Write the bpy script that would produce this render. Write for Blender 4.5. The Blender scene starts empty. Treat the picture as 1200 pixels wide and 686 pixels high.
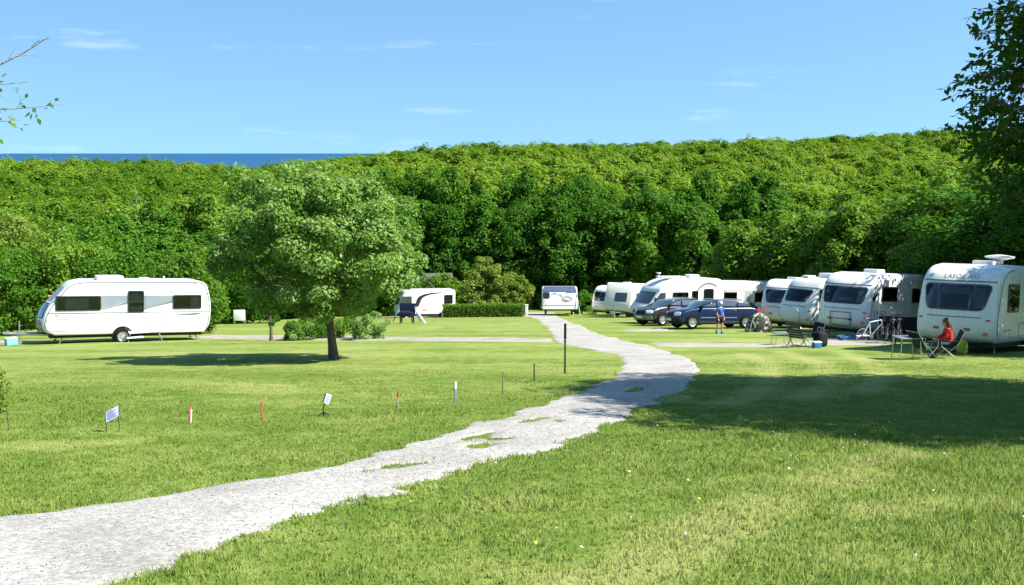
import bpy, bmesh, math, random
import numpy as np
from mathutils import Vector, Matrix, noise as mnoise

sc = bpy.context.scene
COL = sc.collection
RNG = np.random.default_rng(7)
random.seed(7)
R = math.radians

# ------------------------------------------------------------------ camera
CAM_H = 1.7
F = 1200.0                                  # focal length in photo pixels (1200 wide)
PITCH = math.atan((343 - 179) / F)
cam_data = bpy.data.cameras.new('camera')
cam_data.sensor_width = 36.0
cam_data.lens = 36.0 * F / 1200.0
cam_data.clip_start = 0.1
cam_data.clip_end = 90000
cam = bpy.data.objects.new('camera', cam_data)
COL.objects.link(cam)
cam.location = (0, 0, CAM_H)
cam.rotation_euler = (math.pi / 2 - PITCH, 0, 0)
sc.camera = cam

# ------------------------------------------------------------------ noise
def _h(ix, iy, seed):
    n = (ix.astype(np.int64) * 374761393 + iy.astype(np.int64) * 668265263 + seed * 974711) & 0x7fffffff
    n = ((n ^ (n >> 13)) * 1274126177) & 0x7fffffff
    n = n ^ (n >> 16)
    return (n & 0xffff) / 65535.0

def vnoise(x, y, seed=0):
    x = np.asarray(x, float); y = np.asarray(y, float)
    ix = np.floor(x); iy = np.floor(y)
    fx = x - ix; fy = y - iy
    fx = fx * fx * (3 - 2 * fx); fy = fy * fy * (3 - 2 * fy)
    a = _h(ix, iy, seed); b = _h(ix + 1, iy, seed)
    c = _h(ix, iy + 1, seed); d = _h(ix + 1, iy + 1, seed)
    return (a * (1 - fx) + b * fx) * (1 - fy) + (c * (1 - fx) + d * fx) * fy

def fbm(x, y, seed=0, oct=3):
    s = 0; a = 1; t = 0
    x = np.asarray(x, float); y = np.asarray(y, float)
    for i in range(oct):
        s = s + a * vnoise(x * 2 ** i, y * 2 ** i, seed + i * 17); t += a; a *= .5
    return s / t

def sstep(a, b, x):
    t = np.clip((np.asarray(x, float) - a) / (b - a), 0, 1)
    return t * t * (3 - 2 * t)

# ------------------------------------------------------------------ terrain
PADS = []                                   # level pitches: (x, y, z, r_in, r_out)
def zbase(X, Y):
    X = np.asarray(X, float); Y = np.asarray(Y, float)
    z = -0.14 * np.minimum(Y, 94) - 0.05 * (np.clip(Y, 94, 104) - 94)
    z = z + 0.016 * np.clip(X, -40, 0) * sstep(10, 40, Y)
    # wooded hill behind the valley
    rise = 5.2 + 3.2 * sstep(-54, -4, X) + .3 * (1 - sstep(-84, -64, X)) - 1.2 * np.exp(-((X + 58) / 14) ** 2) + 1.2 * sstep(20, 60, X) + 2.2 * sstep(60, 110, X)
    z = z + rise * sstep(100, 215, Y) - 70 * sstep(290, 900, Y)
    z = z + 0.10 * (fbm(X * .16, Y * .16, 3, 2) - .5) * sstep(3, 9, Y) + 0.05 * (vnoise(X * .5, Y * .5, 9) - .5)
    return z

def zt(X, Y):
    z = zbase(X, Y)
    for (px, py, pz, r0, r1) in PADS:
        w = 1 - sstep(r0, r1, np.hypot(np.asarray(X) - px, np.asarray(Y) - py))
        z = z * (1 - w) + pz * w
    return z

def ray(px, py):
    u = (px - 600) / F; v = (343 - py) / F
    c, s = math.cos(PITCH), math.sin(PITCH)
    return Vector((u, c + v * s, -s + v * c))

def G(px, py):
    """ground point seen at photo pixel (px, py)"""
    d = ray(px, py)
    ts = np.concatenate([np.arange(3, 40, .05), np.arange(40, 200, .2)])
    zz = CAM_H + ts * d.z - zt(ts * d.x, ts * d.y)
    i = np.argmax(zz < 0)
    if zz[i] >= 0: i = len(ts) - 1
    t = ts[i]
    if i > 0:
        a, b = zz[i - 1], zz[i]
        t = ts[i - 1] + (ts[i] - ts[i - 1]) * a / (a - b + 1e-9)
    return float(t * d.x), float(t * d.y)

def at(px, Y, z=None):
    """ground point on the image column px at distance Y"""
    x = 0
    for _ in range(4):
        zz = float(zbase(x, Y)) if z is None else z
        D = Y * math.cos(PITCH) + (CAM_H - zz) * math.sin(PITCH)
        x = (px - 600) / F * D
    return x, Y

def gz(x, y):
    return float(zt(x, y))

# ------------------------------------------------------------------ materials
def nt(m):
    m.use_nodes = True
    t = m.node_tree
    t.nodes.clear()
    return t, t.nodes.new, t.links.new

def pm(name, col, rough=.5, var=.08, scale=6.0, metal=0.0, spec=.5, bump=0.0, bscale=40.0, coat=0.0, rv=.1, streak=False):
    """plain painted/plastic/metal surface with soft mottling of colour and gloss"""
    m = bpy.data.materials.new(name)
    t, N, L = nt(m)
    out = N('ShaderNodeOutputMaterial'); b = N('ShaderNodeBsdfPrincipled')
    L(b.outputs[0], out.inputs[0])
    tc = N('ShaderNodeTexCoord')
    nz = N('ShaderNodeTexNoise'); nz.inputs['Scale'].default_value = scale; nz.inputs['Detail'].default_value = 5
    if streak:                                # rain streaks run down the sides
        mp_ = N('ShaderNodeMapping'); mp_.inputs['Scale'].default_value = (5, 5, .35); L(tc.outputs['Object'], mp_.inputs[0]); L(mp_.outputs[0], nz.inputs['Vector'])
    else: L(tc.outputs['Object'], nz.inputs['Vector'])
    mr = N('ShaderNodeMapRange'); mr.inputs[1].default_value = .3; mr.inputs[2].default_value = .7
    mr.inputs[3].default_value = 1 - var; mr.inputs[4].default_value = 1 + var * .6
    L(nz.outputs[0], mr.inputs[0])
    mx = N('ShaderNodeMix'); mx.data_type = 'RGBA'; mx.blend_type = 'MULTIPLY'; mx.inputs[0].default_value = 1
    mx.inputs[6].default_value = (*col, 1)
    L(mr.outputs[0], mx.inputs[7]); L(mx.outputs[2], b.inputs['Base Color'])
    r2 = N('ShaderNodeMapRange'); r2.inputs[3].default_value = max(0.02, rough - rv); r2.inputs[4].default_value = min(1, rough + rv)
    L(nz.outputs[0], r2.inputs[0]); L(r2.outputs[0], b.inputs['Roughness'])
    b.inputs['Metallic'].default_value = metal
    b.inputs['Specular IOR Level'].default_value = spec
    b.inputs['Coat Weight'].default_value = coat
    if bump:
        n2 = N('ShaderNodeTexNoise'); n2.inputs['Scale'].default_value = bscale; n2.inputs['Detail'].default_value = 6
        L(tc.outputs['Object'], n2.inputs['Vector'])
        bp = N('ShaderNodeBump'); bp.inputs['Strength'].default_value = bump; bp.inputs['Distance'].default_value = .02
        L(n2.outputs[0], bp.inputs['Height']); L(bp.outputs[0], b.inputs['Normal'])
    return m

def leaf_mat(name, dark, mid, light, transl=.35, rough=.5, spec=.35, objvar=.25):
    m = bpy.data.materials.new(name)
    t, N, L = nt(m)
    out = N('ShaderNodeOutputMaterial')
    at_ = N('ShaderNodeAttribute'); at_.attribute_name = 'tint'
    oi = N('ShaderNodeObjectInfo')
    add = N('ShaderNodeMath'); add.operation = 'MULTIPLY_ADD'
    add.inputs[1].default_value = objvar; 
    L(oi.outputs['Random'], add.inputs[0]); L(at_.outputs['Fac'], add.inputs[2])
    sub = N('ShaderNodeMath'); sub.operation = 'SUBTRACT'; sub.inputs[1].default_value = objvar * .5
    L(add.outputs[0], sub.inputs[0])
    cr = N('ShaderNodeValToRGB')
    cr.color_ramp.elements[0].position = 0.05; cr.color_ramp.elements[0].color = (*dark, 1)
    cr.color_ramp.elements[1].position = 0.95; cr.color_ramp.elements[1].color = (*light, 1)
    e = cr.color_ramp.elements.new(.5); e.color = (*mid, 1)
    L(sub.outputs[0], cr.inputs[0])
    p = N('ShaderNodeBsdfPrincipled'); p.inputs['Roughness'].default_value = rough; p.inputs['Specular IOR Level'].default_value = spec
    tr = N('ShaderNodeBsdfTranslucent')
    hs = N('ShaderNodeHueSaturation'); hs.inputs['Hue'].default_value = .485; hs.inputs['Saturation'].default_value = 1.1; hs.inputs['Value'].default_value = 1.3
    L(cr.outputs[0], p.inputs['Base Color']); L(cr.outputs[0], hs.inputs['Color']); L(hs.outputs[0], tr.inputs[0])
    mix = N('ShaderNodeMixShader'); mix.inputs[0].default_value = transl
    L(p.outputs[0], mix.inputs[1]); L(tr.outputs[0], mix.inputs[2]); L(mix.outputs[0], out.inputs[0])
    return m

# ------------------------------------------------------------------ mesh helpers
class MB:
    def __init__(s): s.v = []; s.f = []
    def add(s, vs, fs):
        o = len(s.v); s.v += [tuple(p) for p in vs]; s.f += [tuple(i + o for i in f) for f in fs]; return s
    def box(s, c, size, rz=0.0, M=None):
        x, y, z = [d / 2 for d in size]
        vs = [Vector((a * x, b * y, d * z)) for a in (-1, 1) for b in (-1, 1) for d in (-1, 1)]
        rot = M if M is not None else Matrix.Rotation(rz, 3, 'Z')
        vs = [rot @ p + Vector(c) for p in vs]
        return s.add(vs, [(0, 1, 3, 2), (4, 6, 7, 5), (0, 4, 5, 1), (2, 3, 7, 6), (0, 2, 6, 4), (1, 5, 7, 3)])
    def tube(s, pts, r, n=8, closed=False):
        pts = [Vector(p) for p in pts]; k = len(pts)
        rs = list(r) if hasattr(r, '__len__') else [r] * k
        vs = []; up = None
        for i, p in enumerate(pts):
            if closed: d = pts[(i + 1) % k] - pts[i - 1]
            else: d = pts[min(i + 1, k - 1)] - pts[max(i - 1, 0)]
            d.normalize()
            if up is None:
                a = Vector((0, 0, 1)) if abs(d.z) < .9 else Vector((1, 0, 0))
                up = (a - d * a.dot(d)).normalized()
            else:
                up = (up - d * up.dot(d))
                up = up.normalized() if up.length > 1e-6 else Vector((1, 0, 0))
            b = d.cross(up)
            for j in range(n):
                t = 2 * math.pi * j / n
                vs.append(p + (up * math.cos(t) + b * math.sin(t)) * rs[i])
        fs = []
        for i in range(k if closed else k - 1):
            a0 = i * n; b0 = ((i + 1) % k) * n
            for j in range(n):
                fs.append((a0 + j, a0 + (j + 1) % n, b0 + (j + 1) % n, b0 + j))
        if not closed:
            fs.append(tuple(range(n - 1, -1, -1))); fs.append(tuple(range((k - 1) * n, k * n)))
        return s.add(vs, fs)
    def lathe(s, prof, c=(0, 0, 0), axis='z', n=20, cap=True):
        vs = []
        for (r, h) in prof:
            for j in range(n):
                t = 2 * math.pi * j / n
                a, b = r * math.cos(t), r * math.sin(t)
                p = (a, b, h) if axis == 'z' else ((a, h, b) if axis == 'y' else (h, a, b))
                vs.append(Vector(p) + Vector(c))
        fs = []
        for i in range(len(prof) - 1):
            for j in range(n):
                fs.append((i * n + j, i * n + (j + 1) % n, (i + 1) * n + (j + 1) % n, (i + 1) * n + j))
        if cap:
            fs.append(tuple(range(n - 1, -1, -1))); m = (len(prof) - 1) * n; fs.append(tuple(range(m, m + n)))
        return s.add(vs, fs)
    def prism(s, out, a, b, plane='xz'):
        """outline of (u, v) points extruded between offsets a and b"""
        n = len(out)
        def P(u, v, w):
            return (u, w, v) if plane == 'xz' else ((w, u, v) if plane == 'yz' else (u, v, w))
        vs = [P(u, v, a) for u, v in out] + [P(u, v, b) for u, v in out]
        fs = [tuple(range(n - 1, -1, -1)), tuple(range(n, 2 * n))] + [(i, (i + 1) % n, n + (i + 1) % n, n + i) for i in range(n)]
        return s.add(vs, fs)
    def ring(s, o, i_, a, b, plane='xz'):
        n = len(o)
        def P(u, v, w):
            return (u, w, v) if plane == 'xz' else ((w, u, v) if plane == 'yz' else (u, v, w))
        vs = [P(u, v, a) for u, v in o] + [P(u, v, b) for u, v in o] + [P(u, v, b) for u, v in i_] + [P(u, v, a) for u, v in i_]
        fs = []
        for k in range(4):
            for j in range(n):
                fs.append((k * n + j, k * n + (j + 1) % n, ((k + 1) % 4) * n + (j + 1) % n, ((k + 1) % 4) * n + j))
        return s.add(vs, fs)
    def grid(s, P, nu, nv):
        """P[i][j] grid of points -> quads"""
        vs = [P[i][j] for i in range(nu) for j in range(nv)]
        fs = [(i * nv + j, i * nv + j + 1, (i + 1) * nv + j + 1, (i + 1) * nv + j) for i in range(nu - 1) for j in range(nv - 1)]
        return s.add(vs, fs)
    def slab(s, P, Q, nu, nv):
        """closed slab between two matching grids"""
        o = len(s.v)
        s.grid(P, nu, nv); s.grid(Q, nu, nv)
        k = nu * nv
        bd = [(i, 0) for i in range(nu)] + [(nu - 1, j) for j in range(1, nv)] + [(i, nv - 1) for i in range(nu - 2, -1, -1)] + [(0, j) for j in range(nv - 2, 0, -1)]
        ids = [o + i * nv + j for i, j in bd]
        for a in range(len(ids)):
            b = (a + 1) % len(ids)
            s.f.append((ids[a], ids[b], ids[b] + k, ids[a] + k))
        return s
    def build(s, name, mat, parent=None, label=None, smooth=40, bevel=0.0, loc=None):
        me = bpy.data.meshes.new(name)
        bm = bmesh.new()
        vs = [bm.verts.new(p) for p in s.v]
        for f in s.f:
            try: bm.faces.new([vs[i] for i in f])
            except ValueError: pass
        bmesh.ops.recalc_face_normals(bm, faces=bm.faces)
        if bevel:
            es = [e for e in bm.edges if len(e.link_faces) == 2 and e.calc_face_angle(0) > R(50)]
            bmesh.ops.bevel(bm, geom=es, offset=bevel, segments=2, profile=.6, affect='EDGES', clamp_overlap=True)
        if smooth:
            for f in bm.faces: f.smooth = True
            for e in bm.edges:
                if len(e.link_faces) == 2 and e.calc_face_angle(0) > R(smooth): e.smooth = False
        bm.to_mesh(me); bm.free()
        me.materials.append(mat)
        o = bpy.data.objects.new(name, me); COL.objects.link(o)
        if parent is not None: o.parent = parent
        if label: o['label'] = label
        if loc is not None: o.location = loc
        return o

def bulk(name, V, Fq=None, Ft=None, mat=None, tint=None, parent=None, smooth=False):
    """fast mesh from numpy arrays: quads (n,4) and/or tris (m,3)"""
    me = bpy.data.meshes.new(name)
    nq = 0 if Fq is None else len(Fq); nt_ = 0 if Ft is None else len(Ft)
    me.vertices.add(len(V)); me.vertices.foreach_set('co', np.ascontiguousarray(V, np.float32).ravel())
    idx = []; tot = []
    if nq: idx.append(np.asarray(Fq).ravel()); tot.append(np.full(nq, 4))
    if nt_: idx.append(np.asarray(Ft).ravel()); tot.append(np.full(nt_, 3))
    idx = np.concatenate(idx).astype(np.int32); tot = np.concatenate(tot).astype(np.int32)
    me.loops.add(len(idx)); me.loops.foreach_set('vertex_index', idx)
    me.polygons.add(len(tot))
    st = np.concatenate([[0], np.cumsum(tot)[:-1]]).astype(np.int32)
    me.polygons.foreach_set('loop_start', st); me.polygons.foreach_set('loop_total', tot)
    if smooth: me.polygons.foreach_set('use_smooth', np.ones(len(tot), bool))
    if tint is not None:
        a = me.attributes.new('tint', 'FLOAT', 'POINT'); a.data.foreach_set('value', np.asarray(tint, np.float32))
    me.update(calc_edges=True)
    if mat: me.materials.append(mat)
    o = bpy.data.objects.new(name, me); COL.objects.link(o)
    if parent is not None: o.parent = parent
    return o

def tag(o, label=None, cat=None, group=None, kind=None):
    if label: o['label'] = label
    if cat: o['category'] = cat
    if group: o['group'] = group
    if kind: o['kind'] = kind
    return o

def thing(name, label, cat, loc=(0, 0, 0), rz=0.0, group=None):
    o = bpy.data.objects.new(name, None); COL.objects.link(o)
    o.empty_display_size = .3
    o.location = loc; o.rotation_euler = (0, 0, rz)
    return tag(o, label, cat, group)

def copy_tree(o, parent=None):
    c = o.copy(); COL.objects.link(c)
    if parent is not None: c.parent = parent
    for ch in list(o.children): copy_tree(ch, c)
    return c

def catmull(pts, n=4, closed=False):
    P = [np.array(p, float) for p in pts]; out = []; k = len(P)
    for i in range(k if closed else k - 1):
        p0 = P[(i - 1) % k] if closed or i > 0 else 2 * P[0] - P[1]
        p1 = P[i]; p2 = P[(i + 1) % k]
        p3 = P[(i + 2) % k] if closed or i + 2 < k else 2 * P[-1] - P[-2]
        for j in range(n):
            t = j / n
            out.append(.5 * (2 * p1 + (p2 - p0) * t + (2 * p0 - 5 * p1 + 4 * p2 - p3) * t * t + (3 * p1 - p0 - 3 * p2 + p3) * t ** 3))
    if not closed: out.append(P[-1])
    return [tuple(p) for p in out]

def rr(x0, x1, z0, z1, r=.05, n=4):
    """rounded rectangle outline"""
    out = []
    for (cx, cz, a0) in ((x1 - r, z1 - r, 0), (x0 + r, z1 - r, 90), (x0 + r, z0 + r, 180), (x1 - r, z0 + r, 270)):
        for j in range(n + 1):
            a = R(a0 + 90 * j / n); out.append((cx + r * math.cos(a), cz + r * math.sin(a)))
    return out
# ================================================================== where the vehicles stand (level pitches)
def unit(a, b):
    l = math.hypot(a, b); return (a / l, b / l)

PLACE = {}
def pitch(key, px, Y, hd, L, anchor='nose'):
    hx, hy = unit(*hd)
    x, y = at(px, Y)
    if anchor == 'nose': x, y = x - hx * L / 2, y - hy * L / 2
    PLACE[key] = (x, y, float(zbase(x, y)), math.atan2(hy, hx))

pitch('left', 146, 43, (-.885, -.466), 6.9, anchor='mid')
pitch('near', 1112, 29.6, (-.70, -.71), 6.4)
pitch('second', 981, 40.0, (-.75, -.66), 6.2)
pitch('third', 911, 51.5, (-.6, -.8), 5.6)
pitch('fourth', 924, 47.0, (-.88, -.47), 5.4)
pitch('motorhome', 745, 61.5, (-.92, -.39), 5.6)
pitch('shade', 873, 64.5, (-.96, -.28), 5.4, anchor='mid')
pitch('far', 703, 86.0, (-.60, -.80), 5.6)
pitch('boxy', 722, 79.0, (-.5, -.87), 5.0)
pitch('van', 497, 84.0, (-.97, -.25), 4.9, anchor='mid')
pitch('awning', 655, 88.0, (-.02, -1), 5.0, anchor='mid')
pitch('blue', 833, 52.0, (-.965, -.26), 4.7, anchor='mid')
pitch('grey', 786, 56.5, (-.88, -.47), 4.3, anchor='mid')

# ================================================================== light
SUN_EL = R(47)
SUN_DIR = Vector((math.cos(SUN_EL) * .957, -math.cos(SUN_EL) * .290, math.sin(SUN_EL))).normalized()
sun = bpy.data.lights.new('sun', 'SUN'); sun.energy = 5.0; sun.angle = R(.53); sun.color = (1, .955, .88)
so = bpy.data.objects.new('sun', sun); COL.objects.link(so)
so.rotation_euler = SUN_DIR.to_track_quat('Z', 'Y').to_euler()
so.location = (30, -10, 40)

w = bpy.data.worlds.new('World'); sc.world = w; w.use_nodes = True
t = w.node_tree; t.nodes.clear(); N = t.nodes.new; L = t.links.new
wo = N('ShaderNodeOutputWorld'); bg = N('ShaderNodeBackground'); L(bg.outputs[0], wo.inputs[0])
sky = N('ShaderNodeTexSky'); sky.sky_type = 'NISHITA'; sky.sun_disc = False
sky.sun_elevation = SUN_EL; sky.sun_rotation = math.atan2(SUN_DIR.x, SUN_DIR.y)
sky.altitude = 200; sky.air_density = 1.0; sky.dust_density = .15; sky.ozone_density = 3.0
tc = N('ShaderNodeTexCoord')
# the lowest, palest band of sky is lifted a little: clear sea air down to the horizon
va = N('ShaderNodeVectorMath'); va.operation = 'ADD'; va.inputs[1].default_value = (0, 0, .25); L(tc.outputs['Generated'], va.inputs[0])
vn = N('ShaderNodeVectorMath'); vn.operation = 'NORMALIZE'; L(va.outputs[0], vn.inputs[0]); L(vn.outputs[0], sky.inputs[0])
hs = N('ShaderNodeHueSaturation'); hs.inputs['Saturation'].default_value = 1.06; hs.inputs['Hue'].default_value = .487
L(sky.outputs[0], hs.inputs['Color'])
# thin stray clouds: stretched noise over the sky direction
mp = N('ShaderNodeMapping'); mp.inputs['Scale'].default_value = (7, 7, 46); L(tc.outputs['Generated'], mp.inputs[0])
cn = N('ShaderNodeTexNoise'); cn.inputs['Scale'].default_value = 1.0; cn.inputs['Detail'].default_value = 7; cn.inputs['Roughness'].default_value = .6
L(mp.outputs[0], cn.inputs['Vector'])
cm = N('ShaderNodeMapRange'); cm.inputs[1].default_value = .60; cm.inputs[2].default_value = .85; cm.inputs[3].default_value = 0; cm.inputs[4].default_value = .3
L(cn.outputs[0], cm.inputs[0])
mx = N('ShaderNodeMix'); mx.data_type = 'RGBA'; mx.inputs[7].default_value = (6.2, 6.6, 7.2, 1)
L(cm.outputs[0], mx.inputs[0]); L(hs.outputs[0], mx.inputs[6]); L(mx.outputs[2], bg.inputs[0])
bg.inputs[1].default_value = .098

sc.view_settings.view_transform = 'Standard'; sc.view_settings.look = 'None'
sc.view_settings.exposure = 1.35; sc.view_settings.gamma = 1.0
sc.view_settings.use_curve_mapping = False
sc.cycles.use_denoising = True
sc.cycles.max_bounces = 6; sc.cycles.diffuse_bounces = 3; sc.cycles.glossy_bounces = 3
sc.cycles.transmission_bounces = 4; sc.cycles.transparent_max_bounces = 8
sc.cycles.sample_clamp_indirect = 6

# ================================================================== the lawn's colour
def dist_poly(X, Y, pts):
    d = np.full(np.shape(X), 1e9)
    for (x0, y0), (x1, y1) in zip(pts[:-1], pts[1:]):
        dx, dy = x1 - x0, y1 - y0
        tt = np.clip(((X - x0) * dx + (Y - y0) * dy) / (dx * dx + dy * dy + 1e-9), 0, 1)
        d = np.minimum(d, np.hypot(X - x0 - tt * dx, Y - y0 - tt * dy))
    return d

TYRES = [[G(*p) for p in q] for q in (
    [(690, 686), (770, 655), (850, 612), (930, 582), (1010, 548), (1060, 535)],
    [(760, 430), (800, 462), (780, 470)],
    [(872, 415), (905, 430), (900, 452), (850, 474)],
    [(915, 412), (965, 428), (975, 448), (940, 468)],
    [(985, 412), (1025, 428), (1035, 442), (1010, 462)],
    [(0, 522), (60, 524), (150, 516)],
    [(1200, 600), (1120, 590), (1010, 600)],
)]
def dryness(X, Y):
    d = np.zeros(np.shape(X))
    for k, p in enumerate(TYRES):
        wd = .42 if k else .55
        n = fbm(X * 1.6, Y * 1.6, 40 + k, 2)
        d = np.maximum(d, (1 - sstep(.1, wd, dist_poly(X, Y, p))) * (.25 + .8 * n))
    p1 = fbm(X * .22, Y * .22, 21, 3); p2 = fbm(X * .9, Y * .9, 22, 3)
    p3 = fbm(X * .8, Y * 2.6, 24, 3)
    d = d * .60 + .36 * sstep(.42, .85, p1 * .55 + p2 * .45) + .32 * (p3 - .35) + .12 * sstep(14, 30, Y)
    # mowing bands across the open lawn
    d = d + .10 * np.sin(Y * 1.15 + X * .25) * sstep(13, 20, Y) * (1 - sstep(45, 60, Y))
    return np.clip(d, 0, 1)

def lawn_colour(t, blades):
    N = t.nodes.new; L = t.links.new
    geo = N('ShaderNodeNewGeometry')
    a = N('ShaderNodeAttribute'); a.attribute_name = 'dry'
    fine = N('ShaderNodeTexNoise'); fine.inputs['Scale'].default_value = 3.1; fine.inputs['Detail'].default_value = 8; fine.inputs['Roughness'].default_value = .7
    L(geo.outputs['Position'], fine.inputs['Vector'])
    m1 = N('ShaderNodeMath'); m1.operation = 'MULTIPLY_ADD'; m1.inputs[1].default_value = 1.25; L(fine.outputs[0], m1.inputs[0]); L(a.outputs['Fac'], m1.inputs[2])
    m2 = N('ShaderNodeMath'); m2.operation = 'SUBTRACT'; m2.inputs[1].default_value = .60; L(m1.outputs[0], m2.inputs[0])
    last = m2
    if blades:
        ti = N('ShaderNodeAttribute'); ti.attribute_name = 'tint'
        m3 = N('ShaderNodeMath'); m3.operation = 'ADD'; L(m2.outputs[0], m3.inputs[0]); L(ti.outputs['Fac'], m3.inputs[1]); last = m3
    cr = N('ShaderNodeValToRGB')
    els = cr.color_ramp.elements
    els[0].position = 0.0; els[0].color = (.092, .150, .018, 1)
    els[1].position = 1.0; els[1].color = (.285, .268, .095, 1)
    e = els.new(.28); e.color = (.172, .220, .044, 1)
    e = els.new(.55); e.color = (.222, .252, .074, 1)
    L(last.outputs[0], cr.inputs[0])
    return cr.outputs[0], geo

m_ground = bpy.data.materials.new('lawn_soil')
t, N, L = nt(m_ground)
out = N('ShaderNodeOutputMaterial'); b = N('ShaderNodeBsdfPrincipled'); L(b.outputs[0], out.inputs[0])
col, geo = lawn_colour(t, False)
n2 = N('ShaderNodeTexNoise'); n2.inputs['Scale'].default_value = 22; n2.inputs['Detail'].default_value = 6; n2.inputs['Roughness'].default_value = .75
L(geo.outputs['Position'], n2.inputs['Vector'])
mr = N('ShaderNodeMapRange'); mr.inputs[1].default_value = .25; mr.inputs[2].default_value = .75; mr.inputs[3].default_value = .80; mr.inputs[4].default_value = 1.25
L(n2.outputs[0], mr.inputs[0])
mx = N('ShaderNodeMix'); mx.data_type = 'RGBA'; mx.blend_type = 'MULTIPLY'; mx.inputs[0].default_value = 1
L(col, mx.inputs[6]); L(mr.outputs[0], mx.inputs[7]); L(mx.outputs[2], b.inputs['Base Color'])
bp = N('ShaderNodeBump'); bp.inputs['Strength'].default_value = .55; bp.inputs['Distance'].default_value = .04
L(n2.outputs[0], bp.inputs['Height']); L(bp.outputs[0], b.inputs['Normal'])
b.inputs['Roughness'].default_value = .9; b.inputs['Specular IOR Level'].default_value = .15

m_blade = bpy.data.materials.new('grass_blade')
t, N, L = nt(m_blade)
out = N('ShaderNodeOutputMaterial'); b = N('ShaderNodeBsdfPrincipled'); tr = N('ShaderNodeBsdfTranslucent')
col, geo = lawn_colour(t, True)
vm = N('ShaderNodeVectorMath'); vm.operation = 'SCALE'; vm.inputs['Scale'].default_value = 1.45; L(col, vm.inputs[0])
L(vm.outputs[0], b.inputs['Base Color']); L(vm.outputs[0], tr.inputs[0])
nm = N('ShaderNodeVectorMath'); nm.operation = 'MULTIPLY_ADD'; nm.inputs[1].default_value = (.55, .55, .55); nm.inputs[2].default_value = (0, 0, .6)
L(geo.outputs['Normal'], nm.inputs[0]); nn = N('ShaderNodeVectorMath'); nn.operation = 'NORMALIZE'; L(nm.outputs[0], nn.inputs[0])
L(nn.outputs[0], b.inputs['Normal'])
b.inputs['Roughness'].default_value = .6; b.inputs['Specular IOR Level'].default_value = .2
mix = N('ShaderNodeMixShader'); mix.inputs[0].default_value = .45
L(b.outputs[0], mix.inputs[1]); L(tr.outputs[0], mix.inputs[2]); L(mix.outputs[0], out.inputs[0])

# ================================================================== ground sheet
def axis(lo, hi, fine_lo, fine_hi, step, grow):
    a = list(np.arange(fine_lo, fine_hi + 1e-6, step))
    s = step; x = a[-1]
    while x < hi: s *= grow; x += s; a.append(x)
    s = step; x = a[0]; pre = []
    while x > lo: s *= grow; x -= s; pre.append(x)
    return np.array(pre[::-1] + a)

gx = axis(-900, 900, -26, 26, .3, 1.12); gy = axis(-60, 1500, 3, 90, .3, 1.06)
GXm, GYm = np.meshgrid(gx, gy)
GZm = zt(GXm, GYm)
V = np.stack([GXm.ravel(), GYm.ravel(), GZm.ravel()], 1)
nx, ny = len(gx), len(gy)
ii = (np.arange(ny - 1)[:, None] * nx + np.arange(nx - 1)[None, :]).ravel()
ground = bulk('ground', V, Fq=np.stack([ii, ii + 1, ii + nx + 1, ii + nx], 1), mat=m_ground, smooth=True)
a = ground.data.attributes.new('dry', 'FLOAT', 'POINT'); a.data.foreach_set('value', dryness(V[:, 0], V[:, 1]).astype(np.float32))
tag(ground, kind='structure')

# sea
m_sea = bpy.data.materials.new('sea_water')
t, N, L = nt(m_sea)
out = N('ShaderNodeOutputMaterial'); b = N('ShaderNodeBsdfPrincipled'); L(b.outputs[0], out.inputs[0])
geo = N('ShaderNodeNewGeometry'); nz = N('ShaderNodeTexNoise'); nz.inputs['Scale'].default_value = .004; nz.inputs['Detail'].default_value = 6
L(geo.outputs['Position'], nz.inputs['Vector'])
cr = N('ShaderNodeValToRGB'); cr.color_ramp.elements[0].color = (.014, .062, .135, 1); cr.color_ramp.elements[1].color = (.02, .085, .18, 1)
cr.color_ramp.elements[0].position = .35; cr.color_ramp.elements[1].position = .65
L(nz.outputs[0], cr.inputs[0]); L(cr.outputs[0], b.inputs['Base Color'])
b.inputs['Roughness'].default_value = .6; b.inputs['Specular IOR Level'].default_value = .05
mb = MB(); mb.add([(-60000, 500, -52), (60000, 500, -52), (60000, 60000, -52), (-60000, 60000, -52)], [(0, 1, 2, 3)])
tag(mb.build('sea', m_sea, smooth=0), kind='structure')

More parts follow.
